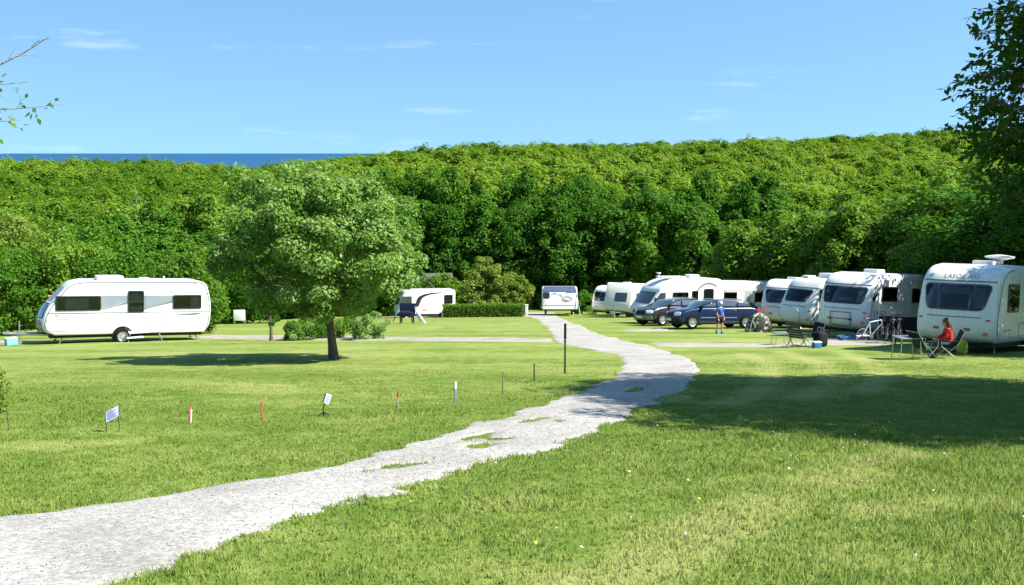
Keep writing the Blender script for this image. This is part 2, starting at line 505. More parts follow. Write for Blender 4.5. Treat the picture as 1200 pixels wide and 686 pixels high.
# ================================================================== gravel track
def gravel_mat(name, c0, c1, c2):
    m = bpy.data.materials.new(name); t, N, L = nt(m)
    out = N('ShaderNodeOutputMaterial'); b = N('ShaderNodeBsdfPrincipled'); L(b.outputs[0], out.inputs[0])
    geo = N('ShaderNodeNewGeometry')
    big = N('ShaderNodeTexNoise'); big.inputs['Scale'].default_value = .9; big.inputs['Detail'].default_value = 6
    vo = N('ShaderNodeTexVoronoi'); vo.inputs['Scale'].default_value = 34
    v2 = N('ShaderNodeTexVoronoi'); v2.inputs['Scale'].default_value = 12
    for n in (big, vo, v2): L(geo.outputs['Position'], n.inputs['Vector'])
    cr = N('ShaderNodeValToRGB'); el = cr.color_ramp.elements
    el[0].position = .3; el[0].color = (*c0, 1); el[1].position = .75; el[1].color = (*c2, 1); e = el.new(.5); e.color = (*c1, 1)
    L(big.outputs[0], cr.inputs[0])
    sp = N('ShaderNodeSeparateColor'); L(vo.outputs['Color'], sp.inputs[0])
    mr = N('ShaderNodeMapRange'); mr.inputs[3].default_value = .68; mr.inputs[4].default_value = 1.15; L(sp.outputs[0], mr.inputs[0])
    mx = N('ShaderNodeMix'); mx.data_type = 'RGBA'; mx.blend_type = 'MULTIPLY'; mx.inputs[0].default_value = 1
    L(cr.outputs[0], mx.inputs[6]); L(mr.outputs[0], mx.inputs[7]); L(mx.outputs[2], b.inputs['Base Color'])
    ad = N('ShaderNodeMath'); ad.operation = 'ADD'; L(vo.outputs['Distance'], ad.inputs[0]); L(v2.outputs['Distance'], ad.inputs[1])
    bp = N('ShaderNodeBump'); bp.inputs['Strength'].default_value = .5; bp.inputs['Distance'].default_value = .012; bp.invert = True
    L(ad.outputs[0], bp.inputs['Height']); L(bp.outputs[0], b.inputs['Normal'])
    b.inputs['Roughness'].default_value = .9; b.inputs['Specular IOR Level'].default_value = .2
    return m
m_gravel = gravel_mat('pale_gravel', (.268, .254, .228), (.325, .311, .284), (.378, .364, .335))
m_path = gravel_mat('path_gravel', (.24, .22, .185), (.30, .28, .24), (.36, .335, .29))

LE = [(0, 607), (67, 602), (133, 590), (200, 580), (267, 567), (333, 560), (400, 545), (492, 516), (584, 491), (630, 476), (684, 459), (714, 444), (730, 433), (731, 425), (722, 416), (676, 407), (652, 399), (643, 386), (634, 378), (622, 371)]
RE = [(143, 686), (167, 670), (207, 652), (277, 627), (333, 605), (400, 591), (477, 568), (553, 545), (630, 529), (684, 510), (718, 495), (764, 472), (802, 455), (818, 436), (818, 428), (806, 420), (772, 409), (724, 397), (691, 388), (683, 383), (664, 376), (652, 371)]
LEw = [G(*p) for p in LE]; REw = [G(*p) for p in RE]
l0, l1 = LEw[0], LEw[3]; sl = (l1[0] - l0[0]) / (l1[1] - l0[1])
LEw = [(l0[0] - sl * 5.5, l0[1] - 5.5)] + LEw + [(LEw[-1][0] - 1.0, 89), (LEw[-1][0] - 2.0, 95)]
r0_, r1_ = REw[0], REw[3]; sr = (r1_[0] - r0_[0]) / (r1_[1] - r0_[1])
REw = [(r0_[0] - sr * 4.5, r0_[1] - 4.5)] + REw + [(REw[-1][0] + .3, 89), (REw[-1][0] + .3, 95)]
LEa, REa = np.array(LEw), np.array(REw)
def edges(Y):
    return np.interp(Y, LEa[:, 1], LEa[:, 0]), np.interp(Y, REa[:, 1], REa[:, 0])

def track_field(X, Y):
    """metres inside (+) or outside (-) the ragged gravel edge"""
    a, b = edges(Y)
    sc_ = np.where(Y < 14, .72, .9)
    f = np.minimum(X - a, b - X) * sc_
    f = np.minimum(f, .6)
    f = f + (fbm(X * 1.1, Y * 1.1, 60, 3) - .5) * .34 + (vnoise(X * 6, Y * 6, 61) - .5) * .16 * (1 - .8 * sstep(14, 40, Y))
    mid = (X - a) / np.maximum(b - a, .1) - .5
    strip = (1 - sstep(.08, .24, np.abs(mid + .04))) * sstep(8.6, 10, Y) * (1 - sstep(13.0, 14.5, Y))
    f = f - strip * sstep(.49, .64, .45 * fbm(X * 1.2, Y * 1.2, 77, 2) + .55 * fbm(X * 5, Y * 5, 79, 2)) * 1.3
    st2 = (1 - sstep(.03, .12, np.abs(mid - .02))) * sstep(17.3, 17.8, Y) * (1 - sstep(19.5, 20.5, Y))
    f = f - st2 * 1.3 * sstep(.4, .6, fbm(X * 1.1, Y * 1.1, 78, 2))
    # crumbs of gravel spilt into the grass on the near edge
    sp = sstep(.62, .72, fbm(X * 2.3, Y * 2.3, 81, 3)) * (1 - sstep(7.5, 9, Y)) * sstep(-.9, -.1, np.minimum(X - a, b - X))
    return f + sp * .45

rows = np.concatenate([np.arange(2.0, 14, .07), np.arange(14, 30, .10), np.arange(30, 95, .14)])
nc = 64
Xs = []; Ys = []
for y in rows:
    a_, b_ = edges(y)
    Xs.append(np.linspace(a_ - 1.1, b_ + 1.1, nc)); Ys.append(np.full(nc, y))
Xs = np.array(Xs); Ys = np.array(Ys)
fz = track_field(Xs, Ys)
Zs = zt(Xs, Ys) + np.clip(fz * .26, -.06, .018)
V = np.stack([Xs.ravel(), Ys.ravel(), Zs.ravel()], 1)
ii = (np.arange(len(rows) - 1)[:, None] * nc + np.arange(nc - 1)[None, :]).ravel()
tag(bulk('gravel_track', V, Fq=np.stack([ii, ii + 1, ii + nc + 1, ii + nc], 1), mat=m_gravel, smooth=True), kind='structure')

PATHS = []
def path_strip(name, up, lo, mat, rag=.35):
    U = np.array(sorted(G(*p) for p in up)); D = np.array(sorted(G(*p) for p in lo))
    x0, x1 = max(U[0, 0], D[0, 0]), min(U[-1, 0], D[-1, 0])
    PATHS.append((U, D, x0, x1))
    xs = np.arange(x0, x1, .22); n2_ = 22
    yu = np.interp(xs, U[:, 0], U[:, 1]); yd = np.interp(xs, D[:, 0], D[:, 1])
    tt = np.linspace(-.35, 1.35, n2_)
    X = np.repeat(xs[:, None], n2_, 1); Y = yd[:, None] + (yu - yd)[:, None] * tt[None]
    f = np.minimum(tt, 1 - tt)[None] * (yu - yd)[:, None]
    f = np.minimum(f, np.minimum(X - x0 - .2, x1 - .2 - X))
    f = np.minimum(f, .5) + (fbm(X * 1.2, Y * 1.2, 91, 3) - .5) * rag
    Z = zt(X, Y) + np.clip(f * .25, -.08, .03)
    V = np.stack([X.ravel(), Y.ravel(), Z.ravel()], 1)
    m = len(xs); ii = (np.arange(m - 1)[:, None] * n2_ + np.arange(n2_ - 1)[None, :]).ravel()
    tag(bulk(name, V, Fq=np.stack([ii, ii + 1, ii + n2_ + 1, ii + n2_], 1), mat=mat, smooth=True), kind='structure')
path_strip('gravel_path', [(215, 392.5), (400, 394.5), (655, 398)], [(215, 396.5), (400, 399), (655, 402)], m_path)
path_strip('gravel_path', [(755, 402.3), (930, 402.5), (955, 397), (1066, 396)], [(755, 405.6), (930, 405.8), (955, 404.5), (1066, 404)], m_path)
path_strip('gravel_path', [(722, 385.6), (800, 385.8)], [(722, 388.4), (800, 388.6)], m_path)
path_strip('gravel_path', [(430, 369.8), (640, 369.3)], [(430, 372.3), (640, 371.6)], m_path, .2)
path_strip('gravel_path', [(-60, 400), (60, 400.5)], [(-60, 404.5), (60, 404)], m_path)

def on_gravel(X, Y):
    m = track_field(X, Y) > .02
    for U, D, x0, x1 in PATHS:
        m |= (X > x0) & (X < x1) & (Y > np.interp(X, D[:, 0], D[:, 1])) & (Y < np.interp(X, U[:, 0], U[:, 1]))
    return m

# ================================================================== grass blades (uncountable: one object)
def blades():
    Vs = []; Q = []; T = []; tint = []; dry = []; off = 0
    def zone(y0, y1, n, fall):
        nonlocal off
        ys_ = np.linspace(y0, y1, 400); cdf = np.cumsum(ys_ * np.exp(-(ys_ - y0) / fall) * (1 - sstep(y1 - 12, y1, ys_))); cdf /= cdf[-1]
        Y = np.interp(RNG.random(n), cdf, ys_)
        X = (RNG.random(n) * 2 - 1) * (Y * .58 + 3.0)
        hmin = .014 - .0003 * (Y - 4); hmax = .046 * np.exp(-(Y - 4) / 16) + .004; wd = .0032 + .00022 * (Y - 4)
        # tufts: pull part of the blades together
        k = RNG.random(n) < .22
        cx = np.floor(X / .16) * .16 + .16 * _h(np.floor(X / .16), np.floor(Y / .16), 5)
        cy = np.floor(Y / .16) * .16 + .16 * _h(np.floor(X / .16), np.floor(Y / .16), 6)
        X = np.where(k, X + (cx - X) * .75, X); Y = np.where(k, Y + (cy - Y) * .75, Y)
        ok = ~on_gravel(X, Y)
        X, Y, hmin, hmax, wd = X[ok], Y[ok], hmin[ok], hmax[ok], wd[ok]; n = len(X)
        long_ = sstep(.0, 3.5, X) * (1 - sstep(11.5, 13.5, Y)) * sstep(.3, .55, fbm(X * .35, Y * .35, 31, 3))
        long_ = np.maximum(long_, .8 * sstep(.62, .74, fbm(X * .5, Y * .5, 33, 3)))
        edge = np.exp(-np.abs(track_field(X, Y)) * 4) * .5
        long_ = np.maximum(long_, edge * vnoise(X * 1.5, Y * 1.5, 35))
        h = (hmin + (hmax - hmin) * RNG.random(n) ** 1.5) * (.65 + .9 * vnoise(X * 2, Y * 2, 36)) * (1 + 1.1 * long_)
        d = dryness(X, Y); h = h * (1 - .45 * sstep(.5, .9, d))
        az = RNG.random(n) * 6.283; ca, sa = np.cos(az), np.sin(az)
        le = h * (.15 + .75 * RNG.random(n)); la = RNG.random(n) * 6.283
        lx, ly = np.cos(la) * le, np.sin(la) * le
        z = zt(X, Y) - .004
        wv = wd * (.6 + .8 * RNG.random(n))
        A = np.stack([X - ca * wv, Y - sa * wv, z], 1); B = np.stack([X + ca * wv, Y + sa * wv, z], 1)
        Cc = np.stack([X + ca * wv * .7 + lx * .35, Y + sa * wv * .7 + ly * .35, z + h * .6], 1)
        D = np.stack([X - ca * wv * .7 + lx * .35, Y - sa * wv * .7 + ly * .35, z + h * .6], 1)
        E = np.stack([X + lx, Y + ly, z + h * .98], 1)
        Vs.append(np.stack([A, B, Cc, D, E], 1).reshape(-1, 3))
        i = off + np.arange(n) * 5
        Q.append(np.stack([i, i + 1, i + 2, i + 3], 1)); T.append(np.stack([i + 3, i + 2, i + 4], 1))
        off += n * 5
        tv = (RNG.random(n) - .5) * .34 + (RNG.random(n) < .06) * .4
        tint.append(np.repeat(tv, 5)); dry.append(np.repeat(d, 5))
    zone(4.2, 34, 760000, 7.5)
    V = np.concatenate(Vs)
    o = bulk('grass', V, np.concatenate(Q), np.concatenate(T), m_blade, np.concatenate(tint))
    a = o.data.attributes.new('dry', 'FLOAT', 'POINT'); a.data.foreach_set('value', np.concatenate(dry).astype(np.float32))
    tag(o, 'short mown grass blades covering the sloping lawn', 'grass', kind='stuff')
blades()

# loose stones on the track
def stones(n=9000):
    Y = 4.5 + 12 * RNG.random(n) ** 1.4
    a, b = edges(Y)
    X = a - .7 + RNG.random(n) * (b - a + 1.4)
    f = track_field(X, Y); keep = (f > 0) | (RNG.random(n) < .10 * (f > -.5))
    X, Y = X[keep], Y[keep]; n = len(X)
    s = .004 + .008 * RNG.random(n) ** 3
    z = zt(X, Y) + np.clip(track_field(X, Y) * .26, 0, .018)
    base = np.array([(1, 0, 0), (-1, 0, 0), (0, 1, 0), (0, -1, 0), (0, 0, .7), (0, 0, -.7)], float)
    tri = np.array([(0, 2, 4), (2, 1, 4), (1, 3, 4), (3, 0, 4), (2, 0, 5), (1, 2, 5), (3, 1, 5), (0, 3, 5)])
    J = base[None] * (.7 + .6 * RNG.random((n, 6, 1)))
    az = RNG.random(n) * 6.28; ca, sa = np.cos(az)[:, None], np.sin(az)[:, None]
    JX = J[..., 0] * ca - J[..., 1] * sa; JY = J[..., 0] * sa + J[..., 1] * ca
    V = np.stack([JX * s[:, None] + X[:, None], JY * s[:, None] + Y[:, None], J[..., 2] * s[:, None] + z[:, None] + s[:, None] * .3], 2).reshape(-1, 3)
    T = (np.arange(n)[:, None, None] * 6 + tri[None]).reshape(-1, 3)
    m = bpy.data.materials.new('loose_stone'); t, N, L = nt(m)
    out = N('ShaderNodeOutputMaterial'); b_ = N('ShaderNodeBsdfPrincipled'); L(b_.outputs[0], out.inputs[0])
    at_ = N('ShaderNodeAttribute'); at_.attribute_name = 'tint'; cr = N('ShaderNodeValToRGB')
    cr.color_ramp.elements[0].color = (.10, .10, .11, 1); cr.color_ramp.elements[1].color = (.34, .34, .34, 1)
    L(at_.outputs['Fac'], cr.inputs[0]); L(cr.outputs[0], b_.inputs['Base Color']); b_.inputs['Roughness'].default_value = .85
    o = bulk('gravel', V, None, T, m, np.repeat(.3 + .7 * RNG.random(n), 6))
    tag(o, 'loose pale stones lying on the gravel track', 'gravel', kind='stuff')
stones()

# small flowers in the long grass on the near right
def flowers():
    n = 60
    Y = 5.5 + 8 * RNG.random(n); X = -1 + RNG.random(n) ** .8 * (Y * .5 + 1.2)
    keep = ~on_gravel(X, Y); X, Y = X[keep], Y[keep]; n = len(X)
    V = []; T = []; tint = []; o_ = 0
    kinds = RNG.random(n)
    for i in range(n):
        r = .006 + .009 * RNG.random(); z = gz(X[i], Y[i]) + .04 + .07 * RNG.random()
        tilt = RNG.normal(0, .35, 2); k = 6
        V.append((X[i], Y[i], z + .003))
        for j in range(k):
            for (rad, dz, da) in ((r * .35, 0, -.5), (r, -.002, -.2), (r, -.002, .2)):
                a_ = 6.283 * (j + da) / k; dx, dy = rad * math.cos(a_), rad * math.sin(a_)
                V.append((X[i] + dx, Y[i] + dy, z + dz + dx * tilt[0] + dy * tilt[1]))
        for j in range(k):
            p = o_ + 1 + 3 * j; q = o_ + 1 + 3 * ((j + 1) % k)
            T += [(o_, p, p + 1), (o_, p + 1, p + 2), (o_, p + 2, q)]
        tint += [kinds[i]] * (1 + 3 * k); o_ += 1 + 3 * k
    m = bpy.data.materials.new('petal'); t, N, L = nt(m)
    out = N('ShaderNodeOutputMaterial'); b_ = N('ShaderNodeBsdfPrincipled'); L(b_.outputs[0], out.inputs[0])
    at_ = N('ShaderNodeAttribute'); at_.attribute_name = 'tint'; cr = N('ShaderNodeValToRGB'); cr.color_ramp.interpolation = 'CONSTANT'
    cr.color_ramp.elements[0].color = (.55, .52, .47, 1); cr.color_ramp.elements[1].color = (.62, .60, .06, 1); cr.color_ramp.elements[1].position = .74
    e = cr.color_ramp.elements.new(.9); e.color = (.62, .38, .45, 1)
    L(at_.outputs['Fac'], cr.inputs[0]); L(cr.outputs[0], b_.inputs['Base Color'])
    o = bulk('wild_flowers', np.array(V), None, np.array(T), m, np.array(tint))
    tag(o, 'daisies and yellow flowers scattered through the longer grass', 'flowers', kind='stuff')
flowers()
# ================================================================== foliage
M_LEAF_HERO = leaf_mat('leaf_silver_green', (.068, .155, .018), (.130, .250, .038), (.26, .37, .12), .40, .5, .22)
M_LEAF_WOOD = leaf_mat('leaf_wood', (.023, .083, .006), (.049, .148, .010), (.118, .243, .022), .40, .6, .14)
M_LEAF_HILL = leaf_mat('leaf_hill', (.049, .124, .009), (.098, .204, .015), (.170, .272, .031), .38, .65, .10, .4)
M_LEAF_LIME = leaf_mat('leaf_lime', (.055, .135, .011), (.108, .222, .019), (.20, .315, .044), .42, .55, .16)
M_LEAF_DARK = leaf_mat('leaf_dark', (.022, .070, .006), (.045, .125, .011), (.095, .20, .020), .40, .5, .2)
M_LEAF_OLIVE = leaf_mat('leaf_olive', (.075, .135, .016), (.145, .22, .032), (.26, .32, .07), .36, .6, .12)
M_LEAF_SPRING = leaf_mat('leaf_spring', (.07, .15, .015), (.13, .25, .022), (.23, .37, .045), .45, .45, .25)
M_BARK = pm('bark', (.115, .085, .06), .9, .45, 9, bump=1.0, bscale=22)
M_BARK_PALE = pm('bark_pale', (.27, .25, .21), .9, .4, 9, bump=.8, bscale=26)

def unitv(v):
    return v / (np.linalg.norm(v, axis=-1, keepdims=True) + 1e-9)

def leaves(rng, C, PR, n, ll, lw, up=.45, out=.6, flat=.8, droop=.3, hollow=.55, hemi=None, center=None, jit=.42):
    """n leaf faces round each clump centre C (k,3) with radius PR (k)"""
    k = len(C); m = k * n
    c = np.repeat(C, n, 0); pr = np.repeat(PR, n)
    d = unitv(rng.normal(size=(m, 3)))
    if hemi is not None:                      # push towards the outside of the crown
        od = unitv(np.repeat(C - center, n, 0)); d = unitv(d + od * hemi)
    rad = hollow + (1 - hollow) * rng.random(m) ** .7
    rad *= 1 + .25 * (rng.random(m) < .06)
    p = c + d * (pr * rad)[:, None] * np.array([1, 1, flat])
    nrm = unitv(d * out + np.array([0, 0, up]) + rng.normal(size=(m, 3)) * jit)
    a = unitv(np.cross(nrm, rng.normal(size=(m, 3)))); a[:, 2] -= droop * rng.random(m); a = unitv(a)
    b = unitv(np.cross(nrm, a))
    s = (.65 + .7 * rng.random(m))[:, None]
    L_, W_ = ll * s * .5, lw * s * .5
    V = np.stack([p - a * L_, p + b * W_ + a * L_ * .1, p + a * L_ - nrm * L_ * .25, p - b * W_ + a * L_ * .1], 1).reshape(-1, 3)
    tv = np.clip(np.repeat(.3 + .4 * rng.random(k), n) + rng.normal(size=m) * .14, 0, 1)
    return V, np.repeat(tv, 4)

def crown(rng, rx, ry, rz, cz, k, pr, n, ll, lw, cut=-.75, shell=.5, lump=.22, top=1.0, **kw):
    d = unitv(rng.normal(size=(k * 3, 3))); d = d[d[:, 2] > cut][:k]
    k = len(d)
    f = shell + (1 - shell) * rng.random(k) ** .6
    ph = rng.random(6) * 6.28
    lum = 1 + lump * (np.sin(3 * d[:, 0] + ph[0]) * np.sin(2.6 * d[:, 1] + ph[1]) + .6 * np.sin(5 * d[:, 2] + 4 * d[:, 0] + ph[2]))
    C = d * (f * lum)[:, None] * np.array([rx, ry, rz]) + np.array([0, 0, cz])
    PR = pr * (.65 + .7 * rng.random(k))
    V, tv = leaves(rng, C, PR, n, ll, lw, center=np.array([0, 0, cz - rz * .4]), hemi=.55, **kw)
    return C, V, tv

def quads(V): return np.arange(len(V)).reshape(-1, 4)

def limbs(rng, base_r, h_fork, targets, lean=(0, 0), n_main=5, twig=.018, k_sub=40):
    """trunk with limbs reaching to some of the leaf clumps"""
    mb = MB()
    fork = Vector((lean[0], lean[1], h_fork))
    mb.tube([(0, 0, -.25), (0, 0, 0.02), (lean[0] * .25, lean[1] * .25, h_fork * .3), (lean[0] * .7, lean[1] * .7, h_fork * .7), tuple(fork)],
            [base_r * 1.6, base_r * 1.28, base_r * 1.0, base_r * .85, base_r * .8], 10)
    T = sorted(targets, key=lambda c: -(c[2] + rng.random() * .8))
    mains = []
    idx = rng.permutation(len(targets))
    for i in range(n_main):
        c = Vector(targets[idx[i]]); tip = fork.lerp(c, .8)
        mid = fork.lerp(tip, .45) + Vector((0, 0, .15 * (tip - fork).length))
        pts = [fork - Vector((0, 0, .1)), fork.lerp(mid, .5) + Vector((rng.normal() * .06, rng.normal() * .06, 0)), mid, mid.lerp(tip, .5) + Vector((rng.normal() * .08, rng.normal() * .08, .05)), tip]
        rs = [base_r * .62, base_r * .5, base_r * .36, base_r * .22, base_r * .08]
        mb.tube(pts, rs, 7); mains.append(pts)
    for i in range(n_main, min(len(targets), n_main + k_sub)):
        c = Vector(targets[idx[i]])
        best = min((p for q in mains for p in q[1:4]), key=lambda p: (p - c).length)
        mid = best.lerp(c, .5) + Vector((rng.normal() * .1, rng.normal() * .1, .12))
        mb.tube([best, mid, c], [twig * 1.5, twig, twig * .4], 5)
    return mb

def plant(name, label, cat, x, y, crown_V, tint, mat, trunk=None, bark=None, group=None, rz=0, z=None, crown_name='crown'):
    t = thing(name, label, cat, (x, y, gz(x, y) if z is None else z), rz, group)
    o = bulk(crown_name, crown_V, quads(crown_V), None, mat, tint, t)
    if trunk is not None: trunk.build('trunk', bark or M_BARK, t)
    return t

# ---- the lone tree on the lawn
rng = np.random.default_rng(11)
hx, hy = G(391, 421)
C, V, tv = crown(rng, 2.62, 2.70, 2.12, 3.16, 230, .40, 280, .105, .062, cut=-.8, shell=.45, lump=.16, up=.55, droop=.4, flat=.7, jit=.36)
# a lower ragged skirt of clumps
C2 = np.array([(math.cos(a) * r_ * (.62 if math.cos(a) > 0 else 1), math.sin(a) * r_ * .8, zz) for a, r_, zz in zip(rng.random(34) * 6.28, .7 + 1.25 * rng.random(34), 1.25 + .8 * rng.random(34))])
C2 = C2[C2[:, 2] - .25 > .80 + .8 * np.maximum(0, np.hypot(C2[:, 0] - .1, C2[:, 1]) - 1.35)]
V2, tv2 = leaves(rng, C2, .30 + .12 * rng.random(len(C2)), 200, .105, .062, droop=.4, hemi=.3, center=np.array([0, 0, 3]))
Vc = V.reshape(-1, 4, 3).mean(1); kp = Vc[:, 2] > .70 + .85 * np.maximum(0, np.hypot(Vc[:, 0], Vc[:, 1]) - 1.45) + .75 * vnoise(Vc[:, 0] * 2, Vc[:, 1] * 2 + Vc[:, 2], 501)
V = V.reshape(-1, 4, 3)[kp].reshape(-1, 3); tv = tv.reshape(-1, 4)[kp].ravel()
Vh = np.concatenate([V, V2]); Vh[:, 0] -= .16
Ch = np.concatenate([C, C2]); Ch[:, 0] -= .16
tr = limbs(rng, .122, 1.25, [tuple(c) for c in Ch], (-.10, 0), 9, .016, 90)
plant('broadleaf_tree', 'lone round-crowned tree with pale silvery leaves standing on the open lawn', 'tree', hx, hy, Vh, np.concatenate([tv, tv2]), M_LEAF_HERO, tr, M_BARK)

# ---- big tree just outside the right edge, its sprays hanging into the picture
def spray(rng, p0, p1, n_twig, ll, lw, sag=.15, bare=.25, tl=.45, dens=9):
    """a branch with side twigs and leaves in two rows; returns tubes and leaf verts"""
    p0, p1 = Vector(p0), Vector(p1); d = (p1 - p0); ln = d.length; tubes = []; P = []; A = []
    def bend(t): return p0.lerp(p1, t) + Vector((math.sin(t * 7) * .04 * ln * .3, math.cos(t * 5) * .05, sag * math.sin(t * 3.1) * ln * .3))
    pts = [bend(t) for t in np.linspace(0, 1, 9)]
    tubes.append((pts, list(np.linspace(.028, .005, 9))))
    for i in range(n_twig):
        t = bare + (1 - bare) * (i + .5 * rng.random()) / n_twig
        s = bend(t); side = (-1) ** i
        dirv = (d.normalized() * .7 + Vector((rng.normal() * .25, rng.normal() * .5, rng.normal() * .35 + .25 * side))).normalized()
        l_ = tl * (.6 + .6 * rng.random()) * (1.1 - .4 * t)
        q = [s, s + dirv * l_ * .5 + Vector((0, 0, .02)), s + dirv * l_ + Vector((0, 0, -.04))]
        tubes.append((q, [.008, .005, .002]))
        for j in range(dens):
            u = (j + rng.random()) / dens
            P.append(q[0].lerp(q[2], u) + Vector(rng.normal(size=3) * .02)); A.append((dirv * .5 + Vector(rng.normal(size=3) * .6) + Vector((0, 0, -.45))).normalized())
        P.append(q[2]); A.append(dirv)
    P = np.array(P); A = unitv(np.array(A)); m = len(P)
    nrm = unitv(np.cross(A, rng.normal(size=(m, 3))) + np.array([0, 0, .4])); B = unitv(np.cross(nrm, A))
    s = (.6 + .6 * rng.random(m))[:, None]
    P0 = P; L_ = ll * s; W_ = lw * s * .5
    V = np.stack([P0, P0 + A * L_ * .45 + B * W_, P0 + A * L_ - nrm * L_ * .15, P0 + A * L_ * .45 - B * W_], 1).reshape(-1, 3)
    return tubes, V, np.repeat(np.clip(rng.normal(size=m) * .18 + .5, 0, 1), 4)

rng = np.random.default_rng(23)
rx0, ry0 = 12.4, 14.3
C, V, tv = crown(rng, 4.6, 5.2, 3.4, 6.2, 480, .70, 230, .125, .075, cut=-.62, shell=.45, lump=.16, droop=.35)
Ci, Vi, tvi = crown(rng, 3.6, 4.2, 2.7, 6.2, 130, .9, 200, .16, .11, cut=-.7, shell=.1, lump=.1)   # the dense heart of the crown
V = np.concatenate([V, Vi]); tv = np.concatenate([tv, tvi])
tr = limbs(rng, .24, 2.3, [tuple(c) for c in C], (-.1, .1), 10, .026, 110)
VV = [V]; TT = [tv]
zg = gz(rx0, ry0)
SPR = []
for (px_, py_, Y_, sx, n_) in [(1112, 98, 15.6, 2.4, 10), (1126, 126, 16.2, 2.2, 11), (1130, 72, 16.0, 2.2, 8), (1118, 150, 17.0, 2.0, 10), (1140, 40, 15.8, 1.8, 9), (1136, 175, 17.2, 1.8, 12),
                              (1152, 14, 16.4, 1.6, 9), (1146, 205, 16.8, 1.7, 12), (1142, 120, 15.2, 1.6, 12), (1160, 60, 15.0, 1.6, 12), (1150, 232, 16.2, 1.5, 12), (1160, 150, 15.4, 1.5, 14), (1165, 90, 16.6, 1.4, 14), (1150, 170, 15.9, 1.5, 14), (1172, 20, 15.4, 1.3, 13)]:
    SPR.append((px_, py_, Y_, sx, n_))
for (px_, py_, Y_, sx, n_) in SPR + [(a + 17, b + 10, c + .5, d_, e_ + 4) for a, b, c, d_, e_ in SPR] + [(a + 30, b - 9, c - .4, d_, e_ + 2) for a, b, c, d_, e_ in SPR[::3]]:
    d = ray(px_, py_); tt_ = Y_ / d.y; tip = Vector((d.x * tt_, Y_, CAM_H + d.z * tt_)) - Vector((rx0, ry0, zg))
    root = tip + Vector((sx, rng.normal() * .3, -.35 + rng.normal() * .15))
    tb, v_, t_ = spray(rng, root, tip, n_, .125, .07)
    for q, r_ in tb: tr.tube(q, r_, 5)
    VV.append(v_); TT.append(t_)
plant('broadleaf_tree', 'tall dark leafed tree reaching in above the rightmost caravan against the sky', 'tree', rx0, ry0, np.concatenate(VV), np.concatenate(TT), M_LEAF_DARK, tr)

# ---- tree outside the left edge: one leafy branch and a bare twig against the sky
rng = np.random.default_rng(31)
lx0, ly0 = -9.6, 12.6; zg = gz(lx0, ly0)
C, V, tv = crown(rng, 1.5, 1.9, 1.9, 4.6, 60, .42, 90, .085, .06, cut=-.7, shell=.4)
tr = limbs(rng, .10, 2.2, [tuple(c) for c in C], (.1, 0), 6, .014, 40)
VV = [V]; TT = [tv]
def rel(px_, py_, Y_, x0, y0, zg):
    d = ray(px_, py_); tt_ = Y_ / d.y
    return Vector((d.x * tt_ - x0, Y_ - y0, CAM_H + d.z * tt_ - zg))
for (px_, py_, Y_, sx, n_, de) in [(70, 122, 12.6, 2.0, 9, 5), (30, 96, 12.2, 1.6, 6, 4), (24, 140, 12.9, 1.5, 5, 4), (2, 112, 12.5, 1.2, 7, 6), (4, 180, 12.8, 1.1, 3, 4)]:
    tip = rel(px_, py_, Y_, lx0, ly0, zg)
    tb, v_, t_ = spray(rng, tip + Vector((-sx, .1, .12)), tip, n_, .085, .055, sag=-.2, bare=.2, tl=.26, dens=de)
    for q, r_ in tb: tr.tube(q, [x * .6 for x in r_], 5)
    VV.append(v_); TT.append(t_)
a_, b_ = rel(-60, 92, 12.4, lx0, ly0, zg), rel(57, 44, 12.4, lx0, ly0, zg)
tr.tube([a_, rel(0, 76, 12.4, lx0, ly0, zg), rel(28, 62, 12.45, lx0, ly0, zg), b_], [.016, .012, .008, .003], 5)
for (pa, pb) in [((20, 66), (50, 67)), ((36, 57), (47, 47)), ((8, 73), (20, 55)), ((44, 50), (60, 46))]:
    tr.tube([rel(*pa, 12.42, lx0, ly0, zg), rel((pa[0] + pb[0]) / 2, (pa[1] + pb[1]) / 2 - 2, 12.42, lx0, ly0, zg), rel(*pb, 12.42, lx0, ly0, zg)], [.006, .004, .002], 4)
plant('young_tree', 'thin spring-green branch and bare twig reaching into the sky at upper left', 'tree', lx0, ly0, np.concatenate(VV), np.concatenate(TT), M_LEAF_SPRING, tr, M_BARK_PALE)

# ---- small shrub with a stake at the left edge
rng = np.random.default_rng(37)
sx, sy = G(-16, 513)
C, V, tv = crown(rng, .27, .3, .36, .42, 26, .12, 70, .045, .03, cut=-.6, shell=.3)
tr = MB(); tr.tube([(0, 0, -.05), (.02, 0, .25), (.05, .02, .62), (.07, .02, .8)], [.022, .018, .012, .004], 6)
plant('shrub', 'small scruffy shrub half cut off at the left edge of the lawn', 'shrub', sx, sy, V, tv, M_LEAF_OLIVE, tr)
px_, py_ = G(11, 505)
st = thing('stake', 'thin leaning wooden stake beside the small shrub at the left edge', 'stake', (px_, py_, gz(px_, py_)))
mb = MB(); mb.tube([(0, 0, -.06), (-.012, 0, .17), (-.03, 0, .33)], [.009, .008, .007], 6); mb.build('post', M_BARK, st)

# ---- bushes, shrubs and hedge round the lawn
def bush(name, label, cat, px, Y, rx, h, mat, seed, ll=.16, k=70, n=110, group=None, low=True, trunk=True, ry=None):
    rng = np.random.default_rng(seed)
    x, y = at(px, Y)
    rz_ = h * .56
    C, V, tv = crown(rng, rx * .88, (ry or rx) * .88, rz_ * .86, h - rz_ * .98, k, rx * .24, n, ll, ll * .66, cut=-.95, shell=.4, lump=.16)
    V[:, 2] = np.maximum(V[:, 2], .03 + .02 * rng.random(len(V)))
    tr = limbs(rng, .03 + .012 * h, h * .22, [tuple(c) for c in C], (0, 0), 4, .012, 6) if trunk else None
    return plant(name, label, cat, x, y, V, tv, mat, tr, group=group)

